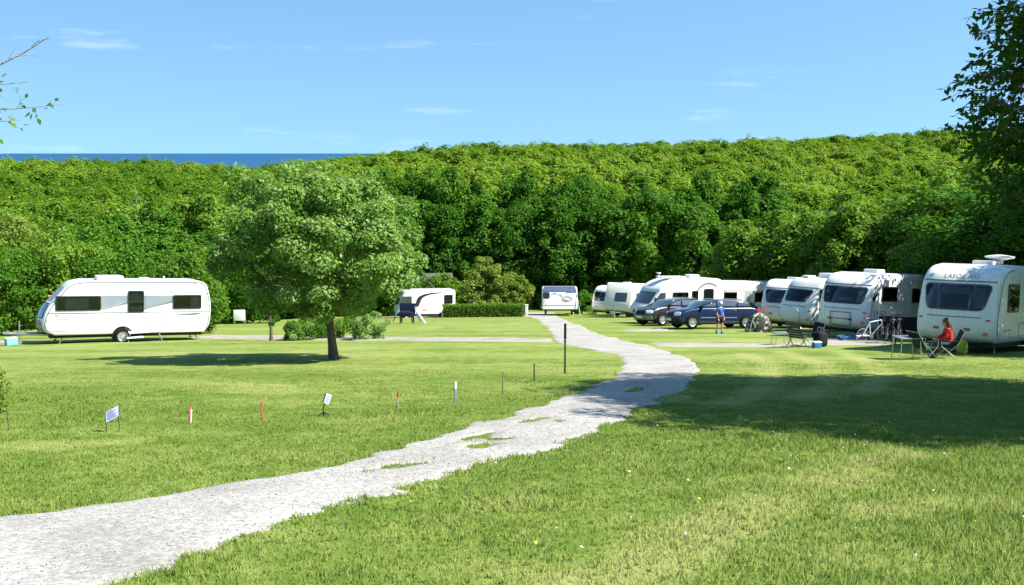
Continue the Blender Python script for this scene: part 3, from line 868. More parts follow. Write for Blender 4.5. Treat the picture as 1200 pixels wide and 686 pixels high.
bush('shrub', 'low dense shrub left of the trunk of the lone tree', 'shrub', 358, 41.5, 1.05, .95, M_LEAF_WOOD, 41, .08, 40, 110)
bush('shrub', 'low shrub directly behind the trunk of the lone tree', 'shrub', 398, 42.5, .95, 1.0, M_LEAF_LIME, 42, .08, 40, 110)
bush('shrub', 'airy pale green shrub right of the lone tree by the gravel path', 'shrub', 433, 41.0, .85, 1.15, M_LEAF_HERO, 43, .08, 40, 110)
bush('young_tree', 'slim young tree on a thin stem left of the lone tree', 'tree', 318, 41.0, .55, 3.4, M_LEAF_WOOD, 44, .09, 24, 90)
bush('bush', 'pointed olive-green bush, taller of the two above the clipped hedge', 'bush', 570, 87.0, 2.2, 5.4, M_LEAF_OLIVE, 45, .2, 90, 130)
bush('bush', 'rounded yellowish-green bush, lower of the two above the clipped hedge', 'bush', 604, 88.0, 1.7, 3.7, M_LEAF_OLIVE, 46, .2, 80, 130)
bush('bush', 'bright green bush right behind the lone caravan at its rear end', 'bush', 222, 51.5, 2.2, 4.4, M_LEAF_LIME, 47, .15, 110, 150)
bush('bush', 'round green bush behind the roof hatch of the lone caravan', 'bush', 150, 55, 3.0, 4.8, M_LEAF_WOOD, 48, .17, 110, 130)
bush('bush', 'grey-green willow-like bush behind the front window of the lone caravan', 'bush', 78, 56, 3.2, 5.6, M_LEAF_LIME, 49, .17, 120, 130)
bush('bush', 'dark bush beside the drawbar of the lone caravan', 'bush', 14, 54, 3.0, 5.0, M_LEAF_WOOD, 50, .17, 110, 130)
bush('tree', 'yellow-green tree at the left edge above the bushes', 'tree', 14, 66, 4.0, 8.3, M_LEAF_OLIVE, 51, .22, 130, 130)
bush('tree', 'mid-green tree between the yellow-green edge tree and the lone caravan', 'tree', 100, 70, 4.0, 7.6, M_LEAF_WOOD, 52, .22, 130, 130)
bush('tree', 'spreading tree filling the gap behind the lone caravan and the lone tree', 'tree', 266, 76, 3.4, 6.4, M_LEAF_WOOD, 53, .2, 130, 130)
bush('bush', 'low bush behind the white board on legs', 'bush', 296, 73, 2.8, 3.8, M_LEAF_WOOD, 54, .18, 80, 120)
bush('tree', 'bushy tree peeping out right of the lone tree crown', 'tree', 440, 96, 4.4, 8.2, M_LEAF_LIME, 55, .26, 110, 110)
bush('bush', 'hedge-like dark bush behind the far motorhome roof', 'bush', 476, 92, 2.6, 4.2, M_LEAF_WOOD, 56, .2, 70, 110)
bush('bush', 'small green bush behind the right end of the far motorhome', 'bush', 517, 92, 2.2, 4.0, M_LEAF_LIME, 57, .2, 70, 110)
bush('bush', 'small bush between the caravan with swirls and the next white caravan', 'bush', 682, 93, 1.5, 2.2, M_LEAF_WOOD, 58, .16, 50, 100)

def hedge(name, label, p0, p1, depth, h, mat, seed, n=9000, ll=.11):
    rng = np.random.default_rng(seed)
    x0, y0 = p0; x1, y1 = p1; ln = math.hypot(x1 - x0, y1 - y0)
    P = np.stack([rng.random(n) * ln, (rng.random(n) - .5) * depth, rng.random(n) * h], 1)
    f = rng.integers(0, 5, n)
    P[f == 0, 1] = -depth / 2; P[f == 1, 2] = h; P[f == 2, 1] = depth / 2; P[f == 3, 2] = h
    P += rng.normal(size=P.shape) * .045
    P[:, 2] += .09 * (vnoise(P[:, 0] * 1.5, P[:, 1], seed) - .5) * (P[:, 2] > h * .7)
    P[:, 2] = np.maximum(P[:, 2], .03)
    C = P; V, tv = leaves(rng, C, np.full(n, .04), 1, ll, ll * .7, up=.5)
    a = math.atan2(y1 - y0, x1 - x0)
    t = thing(name, label, 'hedge', (x0, y0, gz(x0, y0)), a)
    V[:, 2] += (gz(x1, y1) - gz(x0, y0)) * V[:, 0] / ln
    bulk('foliage', V, quads(V), None, mat, tv, t)
    core = MB(); core.add([(0.05, -depth * .36, .02), (ln - .05, -depth * .36, .02), (ln - .05, depth * .36, .02), (.05, depth * .36, .02),
                           (0.05, -depth * .36, h * .86), (ln - .05, -depth * .36, h * .86), (ln - .05, depth * .36, h * .86), (.05, depth * .36, h * .86)],
                          [(3, 2, 1, 0), (4, 5, 6, 7), (0, 1, 5, 4), (1, 2, 6, 5), (2, 3, 7, 6), (3, 0, 4, 7)])
    core.build('stems', pm('hedge_stems', (.03, .045, .015), .9, .5, 12), t, smooth=0)
hedge('clipped_hedge', 'low clipped green hedge beside the top of the gravel track', at(519, 82), at(614, 82), 1.0, 1.0, M_LEAF_LIME, 61)

# ---- woodland: a few crown shapes, copied tree by tree
def proto(name, mat, seed, rx=3.4, h=11.0, k=110, n=58, ll=.42, skirt=True, bark=True):
    rng = np.random.default_rng(seed)
    rz_ = h * .5
    C, V, tv = crown(rng, rx * .86, rx * .86, rz_ * .92, h - rz_, k, rx * .24, n, ll, ll * .72, cut=-.95, shell=.55, lump=.16, hollow=.5, up=.6, out=.7, jit=.32)
    V[:, 2] = np.maximum(V[:, 2], .05)
    r_ = bulk(name, V, quads(V), None, mat, tv)
    tb = limbs(rng, .17, h * .3, [tuple(c) for c in C], (0, 0), 5, .03, 0).build('trunk', M_BARK)
    return r_, tb, V, tv
PROTO = {}
for kind, mat in (('wood', M_LEAF_WOOD), ('lime', M_LEAF_LIME), ('hill', M_LEAF_HILL)):
    PROTO[kind] = [proto('crown', mat, 70 + i + 10 * len(PROTO), 3.2 + .35 * (i % 3), 10.5, *((150, 110, .28) if kind != 'hill' else (110, 80, .34))) for i in range(4)]

PROTO['close'] = [proto('crown', M_LEAF_WOOD, 170 + i, 3.3, 10.5, 170, 230, .15) for i in range(2)]
used = set()
def wood_tree(kind, x, y, h, rw, label, group, rng):
    i = int(rng.integers(0, len(PROTO[kind]))); c0, t0, _, _ = PROTO[kind][i]
    t = thing('woodland_tree', label, 'tree', (x, y, gz(x, y)), float(rng.random() * 6.28), group)
    for src in (c0, t0):
        o = src.copy() if src.name in used else src
        if src is o: used.add(src.name)
        else: COL.objects.link(o)
        o.parent = t
    t.scale = (rw / 3.4, rw / 3.4, h / 10.5)
    return t

rng = np.random.default_rng(99)
G_WALL = 'dark trees forming the wood edge behind the caravans'
L_WALL = 'tall dark green tree in the wood edge behind the far caravans'
for row, (Y, h0) in enumerate(((100, 11.4), (105, 12.6))):
    for px in np.arange(415, 930, 34 if row else 37):
        Yj = Y + rng.normal() * 1.2; x, y = at(px + rng.normal() * 6, Yj)
        wood_tree('wood', x, y, h0 * (.88 + .24 * rng.random()), 2.9 + .7 * rng.random(), L_WALL, G_WALL, rng)
G_BELT = 'lighter green trees in the belt behind the right-hand caravans'
L_BELT = 'lighter green tree in the belt behind the right-hand row of caravans'
for (px, Y, h, rw) in [(866, 74, 6.9, 2.6), (902, 72, 7.4, 2.8), (940, 70, 7.0, 2.8), (978, 69, 7.3, 2.8), (1016, 67, 7.4, 2.8), (1056, 64, 7.8, 3.0), (1095, 60, 8.2, 3.0), (1140, 56, 8.6, 3.2), (1190, 53, 8.6, 3.2), (1235, 50, 8.4, 3.2),
                       (925, 80, 8.4, 3.0), (985, 79, 9.2, 3.2), (1045, 76, 9.6, 3.2), (1105, 72, 10.2, 3.4), (1165, 68, 11.0, 3.6), (994, 62.5, 7.4, 2.7), (962, 65.5, 7.0, 2.5)]:
    x, y = at(px, Y)
    wood_tree('lime', x, y, h, rw, L_BELT, G_BELT, rng)
for (x, y, h, rw, lab) in [(21.3, 43.0, 7.2, 4.6, 'dark tree whose low boughs hang over the rear of the second caravan'),
                           (21.4, 37.2, 8.2, 4.0, 'dark tree behind the roof of the rightmost caravan'),
                           (20.2, 27.6, 7.6, 3.8, 'shady tree beside the long side of the rightmost caravan'),
                           (25.5, 48.5, 8.5, 4.2, 'big dark tree rising behind the second caravan and its shady tree'),
                           (26.5, 37.5, 9.0, 4.4, 'tall dark tree behind the rightmost caravan at the right edge')]:
    wood_tree('close', x, y, h, rw, lab, None, rng)
G_LEFT = 'trees of the wood behind the lone caravan'
L_LEFT = 'mid-green tree in the wood behind the lone caravan'
for (px, Y, h, rw) in [(-40, 80, 9.5, 3.6), (40, 84, 9.5, 3.6), (95, 86, 9.2, 3.5), (150, 82, 8.8, 3.4), (200, 86, 9.0, 3.5), (250, 88, 9.0, 3.5), (310, 86, 8.6, 3.4), (365, 88, 9, 3.4),
                       (-10, 95, 10.4, 3.8), (60, 97, 10.6, 3.8), (120, 96, 10.2, 3.8), (180, 98, 10.6, 3.8), (240, 98, 10.5, 3.8), (300, 98, 10.4, 3.7), (350, 99, 10.6, 3.7), (400, 97, 10.4, 3.7)]:
    x, y = at(px + rng.normal() * 6, Y + rng.normal() * 1.5)
    wood_tree('wood' if rng.random() < .7 else 'lime', x, y, h * (.92 + .16 * rng.random()), rw, L_LEFT, G_LEFT, rng)

# hill beyond: the nearer canopy trees one by one, the far canopy as one mass
G_HILL = 'canopy trees on the wooded hillside'
L_HILL = 'rounded canopy tree on the wooded hillside beyond the wood edge'
pts = []
Y = 110.0
while Y < 262:
    sp = 4.5 + (Y - 110) * .006
    xw = Y * .56 + 14
    for X in np.arange(-xw, xw, sp):
        pts.append((X + rng.normal() * 1.1, Y + rng.normal() * 1.1))
    Y += sp * (.82 if Y < 150 else 1.0)
pts.sort(key=lambda p: p[1])
vis = [p for p in pts]
n_ind = 170
for (x, y) in vis[:n_ind]:
    wood_tree('hill' if rng.random() < .75 else 'wood', x, y, 7.6 * (.90 + .22 * rng.random()), 3.3 + .8 * rng.random(), L_HILL, G_HILL, rng)
FV = []; FT = []
far_protos = []
for i in range(4):
    r2 = np.random.default_rng(300 + i)
    C, V, tv = crown(r2, 3.5, 3.5, 2.9, 5.5, 84, .9, 54, .36, .28, cut=-.35, shell=.75, lump=.14, hollow=.5, up=.85, out=.7, jit=.25)
    far_protos.append((V, tv))
for (x, y) in vis[n_ind:]:
    V, tv = far_protos[int(rng.integers(0, 4))]
    a = rng.random() * 6.28; ca, sa = math.cos(a), math.sin(a); s = .85 + .4 * rng.random() ** 2; hz = .80 + .22 * rng.random()
    W = np.stack([(V[:, 0] * ca - V[:, 1] * sa) * s + x, (V[:, 0] * sa + V[:, 1] * ca) * s + y, V[:, 2] * hz + gz(x, y)], 1)
    FV.append(W); FT.append(np.clip(tv + rng.normal() * .18 + 1.5 * (float(fbm(x * .035, y * .035, 401, 3)) - .5), 0, 1))
FV = np.concatenate(FV)
tag(bulk('woodland', FV, quads(FV), None, M_LEAF_HILL, np.concatenate(FT)), 'far woodland canopy covering the hill up to the skyline', 'woodland', kind='stuff')
print('hill trees', len(vis), 'woodland faces', len(FV) // 4)

# a few pale dead trees standing among the canopy
for (px, Y, h, lab) in [(168, 104, 12.6, 'pale dead tree poking out of the wood above the lone caravan')]:
    r2 = np.random.default_rng(int(px)); x, y = at(px, Y)
    t = thing('dead_tree', lab, 'tree', (x, y, gz(x, y)))
    mb = MB(); top = Vector((r2.normal() * .4, 0, h)); mb.tube([(0, 0, 0), (.1, 0, h * .5), tuple(top)], [.14, .10, .02], 6)
    for k in range(11):
        u = .45 + .5 * k / 11; b0 = Vector((.1, 0, h * .5)).lerp(top, max(0, (u - .5) * 2)); a = r2.random() * 6.28; l_ = (1.15 - u) * h * .26
        e_ = b0 + Vector((math.cos(a) * l_, math.sin(a) * l_ * .6, l_ * .7)); m_ = b0.lerp(e_, .5) + Vector((0, 0, -.08))
        mb.tube([b0, m_, e_], [.05, .035, .012], 5); mb.tube([m_, m_ + Vector((math.cos(a + 1) * l_ * .4, .1, l_ * .45))], [.025, .008], 4)
    mb.build('trunk', M_BARK_PALE, t)
# ================================================================== vehicle materials
M_WHITE = pm('white_gelcoat', (.70, .70, .69), .28, .06, 1.2, spec=.5, coat=.25, streak=True)
M_CREAM = pm('offwhite_gelcoat', (.66, .66, .62), .32, .07, 1.2, coat=.2, streak=True)
M_ROOF = pm('roof_plastic', (.70, .71, .72), .45, .08, 3)
M_GREYTRIM = pm('grey_trim', (.15, .16, .17), .4, .1, 4)
M_SILVER = pm('silver_band', (.15, .165, .18), .4, .08, 3)
M_PALEBLUE = pm('pale_blue_band', (.20, .24, .27), .4, .06, 3)
M_BLACK = pm('black_rubber', (.010, .010, .011), .8, .3, 8, spec=.12)
M_DARK = pm('dark_frame', (.022, .025, .028), .35, .15, 5)
M_CHASSIS = pm('chassis_steel', (.022, .022, .024), .7, .3, 8, spec=.2)
M_STEEL = pm('galvanised_steel', (.45, .46, .47), .38, .2, 12, metal=.85)
M_ALLOY = pm('alloy_rim', (.62, .63, .64), .3, .1, 8, metal=.7)
M_AMBER = pm('amber_lens', (.75, .25, .03), .25, .05, 4)
M_RED = pm('red_lens', (.55, .02, .02), .22, .05, 4)
M_LAMP = pm('clear_lens', (.72, .74, .76), .12, .1, 9, coat=.6)
M_CURTAIN = pm('curtain_cloth', (.75, .73, .70), .9, .2, 5, spec=.1)
M_INSIDE = pm('dark_interior', (.030, .033, .037), .8, .4, 2.5, spec=.1)
M_TINT = pm('tinted_glass', (.030, .040, .050), .05, .25, 2.0, spec=.75, coat=.5, rv=.02)
M_TINTBLUE = pm('blue_grey_glass', (.075, .105, .135), .06, .35, 1.6, spec=.8, coat=.6, rv=.03)
M_NAVY = pm('navy_cloth', (.012, .018, .045), .8, .25, 6, spec=.15)
M_BLUE = pm('blue_plastic', (.02, .13, .36), .4, .1, 5)
M_LOGO = pm('grey_lettering', (.17, .19, .21), .5, .1, 20)
M_GREYCLOTH = pm('grey_awning_cloth', (.36, .38, .41), .85, .12, 2.5, spec=.1)

M_FRONTIN = pm('window_interior', (.09, .115, .14), .6, .5, 1.8, spec=.2)
M_CURTAIN2 = pm('window_curtain', (.46, .51, .56), .9, .3, 5, spec=.1)
m_pane = bpy.data.materials.new('window_pane'); t, N, L = nt(m_pane)
out = N('ShaderNodeOutputMaterial'); tp = N('ShaderNodeBsdfTransparent'); gl = N('ShaderNodeBsdfGlossy'); fr = N('ShaderNodeFresnel'); ms = N('ShaderNodeMixShader')
tp.inputs[0].default_value = (.62, .66, .68, 1); gl.inputs['Roughness'].default_value = .03; fr.inputs[0].default_value = 1.5
wv = N('ShaderNodeTexNoise'); wv.inputs['Scale'].default_value = 1.5; bp = N('ShaderNodeBump'); bp.inputs['Strength'].default_value = .06; L(wv.outputs[0], bp.inputs['Height']); L(bp.outputs[0], gl.inputs['Normal'])
L(fr.outputs[0], ms.inputs[0]); L(tp.outputs[0], ms.inputs[1]); L(gl.outputs[0], ms.inputs[2]); L(ms.outputs[0], out.inputs[0])
M_PANE = m_pane

# ================================================================== caravan bodies
class Body:
    """rounded coach body: side profile carried across the width, bowed in plan at nose and tail"""
    def __init__(s, prof, W, r=.09, bow_f=.25, bow_r=.08):
        s.W, s.bf, s.br = W, bow_f, bow_r
        s.prof = np.array(prof); s.xf = s.prof[:, 0].max(); s.xr = s.prof[:, 0].min()
        P = s.prof; k = len(P)
        area = .5 * sum(P[i][0] * P[(i + 1) % k][1] - P[(i + 1) % k][0] * P[i][1] for i in range(k))
        if area < 0: s.prof = P = P[::-1]
        tdir = np.roll(P, -1, 0) - np.roll(P, 1, 0); tdir /= np.linalg.norm(tdir, axis=1)[:, None] + 1e-9
        s.nrm = np.stack([tdir[:, 1], -tdir[:, 0]], 1)
        s.r = r
        ys = []
        for a in np.linspace(0, math.pi / 2, 5): ys.append((-W / 2 + r - r * math.cos(a), r - r * math.sin(a)))
        ys += [(y, 0) for y in np.linspace(-W / 2 + r, W / 2 - r, 9)[1:-1]]
        ys += [(-y, i) for y, i in ys[:5][::-1]]
        s.ys = ys
        # front of the profile as x(z)
        top = P[:, 1].argmax(); bot = P[:, 1].argmin()
        f = P[P[:, 0] > P[top, 0] - 3]; f = f[f[:, 0] > 0]; f = f[np.argsort(f[:, 1])]
        s.fz, s.fx = f[:, 1], f[:, 0]
    def bow(s, x, y):
        t = 2 * y / s.W
        return x - s.bf * t * t * np.clip((x - (s.xf - 1.3)) / 1.0, 0, 1) + s.br * t * t * np.clip(((s.xr + 1.0) - x) / .8, 0, 1)
    def mesh(s):
        mb = MB(); k = len(s.prof); vs = []
        for y, ins in s.ys:
            q = s.prof - s.nrm * ins
            for x, z in q: vs.append((s.bow(x, y), y, z))
        m = len(s.ys); fs = []
        for i in range(m - 1):
            for j in range(k): fs.append((i * k + j, i * k + (j + 1) % k, (i + 1) * k + (j + 1) % k, (i + 1) * k + j))
        fs.append(tuple(range(k - 1, -1, -1))); fs.append(tuple(range((m - 1) * k, m * k)))
        return mb.add(vs, fs)
    def front(s, y, z, off=0.0):
        x = np.interp(z, s.fz, s.fx)
        dz = .03; sl = (np.interp(z + dz, s.fz, s.fx) - np.interp(z - dz, s.fz, s.fx)) / (2 * dz)
        n = np.array([1, -sl]); n /= np.linalg.norm(n)
        return (s.bow(x, y) + off * n[0], y, z + off * n[1])
    def patch(s, z0, z1, ya, yb, off, th=.05, nz=8, ny=12, corner=.12):
        """conformal panel on the nose; ya(z01), yb(z01) give its left and right edges"""
        P = []; Q = []
        for i in range(nz):
            u = i / (nz - 1); u = .5 - .5 * math.cos(math.pi * u); z = z0 + (z1 - z0) * u
            a, b = ya(u), yb(u)
            e = min(u, 1 - u) * (z1 - z0)
            sh = 0 if e > corner else corner - math.sqrt(max(0, corner ** 2 - (corner - e) ** 2))
            a += sh; b -= sh
            row = [s.front(a + (b - a) * j / (ny - 1), z, off) for j in range(ny)]
            P.append(row); Q.append([s.front(a + (b - a) * j / (ny - 1), z, off - th) for j in range(ny)])
        return MB().slab(P, Q, nz, ny)
    def rim(s, side, x_from, inset=.02, r=.014):
        """a moulding along the profile at the edge of the side wall"""
        k = [i for i in range(len(s.prof)) if s.prof[i, 0] > x_from and s.prof[i, 1] > .5]
        y = side * (s.W / 2 - .012)
        pts = [(s.bow(*(s.prof[i][0] - s.nrm[i][0] * (s.r * .75), y)), y, s.prof[i][1] - s.nrm[i][1] * s.r * .75) for i in k]
        # keep the run continuous (profile may wrap)
        return MB().tube(pts, r, 6)

def wheel(parent, x, y, r=.33, wd=.2, rim_mat=None, side=1, spokes=7):
    mb = MB(); h = wd / 2
    mb.lathe([(r * .62, -h), (r * .9, -h), (r * .98, -h * .75), (r, -h * .3), (r, h * .3), (r * .98, h * .75), (r * .9, h), (r * .62, h)], (x, y, r), 'y', 26, cap=False)
    mb.lathe([(r * .62, h), (r * .60, h * .2), (r * .60, -h * .2), (r * .62, -h)], (x, y, r), 'y', 26, cap=False)
    w_ = mb.build('wheel', M_BLACK, parent)
    rm = MB(); f = y + side * h * .86
    rm.lathe([(r * .62, f - side * .05), (r * .63, f), (r * .54, f - side * .012), (r * .52, f - side * .05)], (x, 0, r), 'y', 24, cap=False)
    rm.lathe([(.001, f - side * .052), (r * .54, f - side * .055)], (x, 0, r), 'y', 24, cap=False)
    rm.lathe([(r * .16, f - side * .04), (r * .15, f - side * .006), (.001, f - side * .004)], (x, 0, r), 'y', 14, cap=False)
    for k in range(spokes):
        a = 6.283 * k / spokes; M = Matrix.Rotation(-a, 3, 'Y')
        c = Vector((x, f - side * .02, r)) + M @ Vector((r * .33, 0, 0))
        rm.box(c, (r * .42, .03, r * .11), M=M)
    rm.build('rim', rim_mat or M_ALLOY, w_)
    return w_

def side_window(par, W, x0, x1, z0, z1, curtains=(), pane=True, name='window', fr=.045, r=.06, split=None, label=None):
    y = W / 2
    o = rr(x0, x1, z0, z1, r); i = rr(x0 + fr, x1 - fr, z0 + fr, z1 - fr, max(.01, r - fr * .5))
    mb = MB().ring(o, i, y - .02, y + .032)
    mb.prism(i, y - .02, y + .006)
    if split: mb.box(((x0 + x1) / 2, y + .02, z0 + (z1 - z0) * split), (x1 - x0 - fr, .024, .04))
    wn = mb.build(name, M_DARK, par, label)
    for (a, b, c_, d_, sl) in curtains:        # fractions of the opening, slant at the top
        X0, X1 = x0 + fr + (x1 - x0 - 2 * fr) * a, x0 + fr + (x1 - x0 - 2 * fr) * b
        Z0, Z1 = z0 + fr + (z1 - z0 - 2 * fr) * c_, z0 + fr + (z1 - z0 - 2 * fr) * d_
        MB().prism([(X0, Z0), (X1, Z0), (X1 - sl * max(0, 1), Z1), (X0 + min(0, -sl) * -0, Z1)], y + .007, y + .013).build('curtain', M_CURTAIN, wn, smooth=0)
    if pane:
        MB().prism(rr(x0 + fr * .8, x1 - fr * .8, z0 + fr * .8, z1 - fr * .8, .03), y + .020, y + .026).build('pane', M_PANE, wn, smooth=0)
    return wn

def front_window(par, b, z0, z1, wb, wt, three=True, mat=None, corner=.14):
    mat = mat or M_TINTBLUE
    f = b.patch(z0, z1, lambda u: -(wb + (wt - wb) * u), lambda u: wb + (wt - wb) * u, .010, corner=corner)
    fw = f.build('front_window', M_DARK if mat is M_TINT else M_FRONTIN, par)
    e = .045
    hw = lambda u: wb + (wt - wb) * u - e
    if three:
        k = .56
        cuts = [(lambda u: -hw(u), lambda u: -hw(u) * k - .03), (lambda u: -hw(u) * k + .03, lambda u: hw(u) * k - .03), (lambda u: hw(u) * k + .03, lambda u: hw(u))]
    else: cuts = [(lambda u: -hw(u), lambda u: hw(u))]
    if mat is not M_TINT:
        for (p0, p1, q0, q1) in (((-.97, -.80, .04, .9), (.62, .95, .08, .88), (-.45, .46, .62, .9), (-.5, -.44, .12, .88), (.46, .52, .12, .88)) if three else ((-.97, -.72, .06, .9), (.70, .96, .06, .9), (-.2, .5, .12, .34))):
            zz = lambda q: z0 + e + (z1 - z0 - 2 * e) * q
            b.patch(zz(q0), zz(q1), lambda u: hw(.5) * p0, lambda u: hw(.5) * p1, .0155, th=.02, nz=4, ny=4, corner=.02).build('curtain', M_CURTAIN2, fw)
        mat = M_PANE
    for a, c in cuts:
        b.patch(z0 + e, z1 - e, a, c, .024, th=.004, ny=6, corner=.05).build('pane', mat, fw)
    return fw

def underside(par, L_, W, axle_x, hitch=True, floor=.42, legs=True, cover=False):
    MB().box((axle_x * .4, 0, floor - .04), (L_ - .9, W - .3, .16)).build('chassis', M_CHASSIS, par)
    if hitch:
        nx = L_ / 2
        mb = MB(); mb.tube([(nx - .7, .55, .38), (nx + .75, .06, .42)], .04, 6); mb.tube([(nx - .7, -.55, .38), (nx + .75, -.06, .42)], .04, 6)
        mb.tube([(nx + .55, 0, .42), (nx + 1.05, 0, .44)], .05, 7); mb.box((nx + 1.08, 0, .46), (.22, .1, .1))
        mb.tube([(nx + .6, .1, .95), (nx + .6, .1, .12)], .03, 6); mb.lathe([(.10, -.03), (.10, .03)], (nx + .6, .1, .10), 'y', 12)
        mb.build('drawbar', M_STEEL, par)
    if legs:
        for sx in (-1, 1):
            for sy in (-1, 1):
                x = sx * (L_ / 2 - (.75 if sx < 0 else 1.0)); y = sy * (W / 2 - .25)
                MB().tube([(x, y, floor), (x + sx * .2, y + sy * .05, .02)], .026, 6).box((x + sx * .2, y + sy * .05, .015), (.14, .14, .03)).build('steady_leg', M_STEEL, par)

def arch_wheel(par, W, x, r=.33, both=True):
    for s_ in ((1, -1) if both else (1,)):
        out = [(x + (r + .09) * math.cos(a), r + (r + .09) * math.sin(a)) for a in np.linspace(-.35, math.pi + .35, 18)]
        MB().prism(out, s_ * (W / 2 - .10), s_ * (W / 2 + .004)).build('wheel_arch', M_BLACK, par)
        wheel(par, x, s_ * (W / 2 - .01), r, .19, side=s_)

def roof_box(par, x, y, z, sx, sy, h, name='roof_vent', mat=None):
    MB().box((x, y, z + h / 2), (sx, sy, h)).build(name, mat or M_ROOF, par, bevel=min(.05, h * .35))

def panel(par, W, out, name, mat, off=.004, th=.02, label=None):
    return MB().prism(out, W / 2 - th, W / 2 + off).build(name, mat, par, label, smooth=30)

def locker(par, W, x0, x1, z0, z1):
    o = rr(x0, x1, z0, z1, .04); i = rr(x0 + .022, x1 - .022, z0 + .022, z1 - .022, .03)
    d = MB().ring(o, i, W / 2 - .01, W / 2 + .006).build('locker_door', M_GREYTRIM, par)
    return d

def lamp(par, W, x, z, mat, sx=.1, sz=.045, name='marker_light'):
    MB().box((x, W / 2, z), (sx, .04, sz)).build(name, mat, par, bevel=.008)

def van_root(key, name, label, cat, group=None):
    x, y, z, a = PLACE[key]
    t = thing(name, label, cat, (x, y, gz(x, y)), a, group)
    c, s_ = math.cos(a), math.sin(a)                    # it stands along the slope, propped nearly upright across it
    fz, bz = gz(x + c * 2.4, y + s_ * 2.4), gz(x - c * 2.4, y - s_ * 2.4)
    lz, rz = gz(x - s_, y + c), gz(x + s_, y - c)
    t.rotation_euler = (.4 * math.atan2(lz - rz, 2), -math.atan2(fz - bz, 4.8), a)
    return t

def prof_nose(L_, H, fl=.45, tail=.9, top_back=1.8, chin=.55, rake=(.0, .14, .55, 1.15), tz=None):
    n = L_ / 2
    r0, r1, r2, r3 = rake
    tz = tz or (.80, 1.25, .66, .86, .965)
    pts = [(n - chin, fl), (n - chin * .25, fl + .16), (n - r0 - .02, fl + (H - fl) * .25), (n - r1, fl + (H - fl) * .52), (n - r2, fl + (H - fl) * .80), (n - r3, fl + (H - fl) * .95), (n - top_back, H)]
    pts = catmull(pts, 4)
    rear = [(-n + tail, H), (-n + tail * .42, H - .10), (-n + .10, H - .42), (-n, H * .60), (-n + .06, fl + .35), (-n + .30, fl)]
    return pts + catmull(rear, 4)

GRP_VAN = 'touring caravans pitched on the grass'

# ------------------------------------------------------------------ lone caravan on the left
L_, W, H = 6.9, 2.3, 2.62
t = van_root('left', 'caravan', 'long white caravan standing alone on the left, side on, with three dark windows', 'caravan', GRP_VAN)
b = Body(prof_nose(L_, H, .42, .62, 1.75, .5, (.0, .26, .84, 1.25)), W, .08, .22, .1)
b.mesh().build('body', M_WHITE, t)
rl = b.rim(1, -3.6, r=.026); rl.build('edge_trim', M_GREYTRIM, t)
front_window(t, b, 1.08, 1.72, .98, .92, False, M_TINT)
f = b.patch(1.80, 2.35, lambda u: -.9 + .1 * u, lambda u: .9 - .1 * u, .008, th=.03); f.build('skylight', M_PALEBLUE, t)
f = b.patch(.46, 1.02, lambda u: -.98, lambda u: .98, .006, th=.03, corner=.2); f.build('front_panel', M_SILVER, t)
side_window(t, W, 1.06, 2.78, 1.42, 2.02 - .0, [(.26, .80, .06, .90, .0)], label='long front side window with a drawn curtain')
nw = side_window(t, W, -.62, .02, 1.32, 2.22, [(.05, .95, .52, .98, 0), (.05, .95, .04, .24, 0)], split=.48, label='narrow tall window in the caravan door')
side_window(t, W, -3.08 + .12, -1.78, 1.44, 2.03, [(.04, .36, .05, .85, 0)])
# broad grey swoosh between the windows and the waist line
panel(t, W, [(1.06, 2.02), (1.06, 1.50), (.60, 1.58), (.02, 1.80), (.02, 2.02)], 'swoosh', M_PALEBLUE)
panel(t, W, [(-.62, 2.02), (-.62, 1.46), (-1.1, 1.60), (-1.78, 1.80), (-1.78, 2.02)], 'swoosh', M_PALEBLUE)
panel(t, W, [(1.05, 1.44), (.60, 1.53), (.02, 1.68), (.02, 1.79), (.58, 1.57), (1.05, 1.49)], 'swoosh', M_SILVER, .005)
panel(t, W, [(-.62, 1.42), (-1.1, 1.55), (-1.77, 1.70), (-1.77, 1.79), (-1.08, 1.59), (-.62, 1.455)], 'swoosh', M_SILVER, .005)
panel(t, W, [(3.02, 1.34), (-3.30, 1.33), (-3.30, 1.30), (3.05, 1.29)], 'waist_line', M_SILVER, .006)
panel(t, W, [(-1.9, 1.20), (-2.85, 1.27), (-2.92, 1.22), (-2.6, 1.17)], 'grab_handle', M_GREYTRIM, .02)
locker(t, W, 2.30, 3.02 + .1, .58, 1.08); locker(t, W, -1.42, -.72, .60, 1.20)
locker(t, W, -.70, .10, .58, 2.30)
for (x, z) in ((3.0, 2.04), (-1.74, 2.20), (-3.2, 2.08), (-2.7, 2.53)): lamp(t, W, x, z, M_AMBER)
lamp(t, W, 2.72, 1.24, M_AMBER, .16, .05)
roof_box(t, .62, 0, H - .02, 1.05, .9, .20, 'roof_hatch'); roof_box(t, -.75, .2, H - .02, .42, .4, .12); roof_box(t, -1.15, -.1, H - .02, .3, .3, .07)
MB().tube([(-1.55, .3, H - .02), (-1.55, .3, H + .16)], .035, 8).build('flue', M_ROOF, t)
underside(t, L_, W, 0); arch_wheel(t, W, .22)
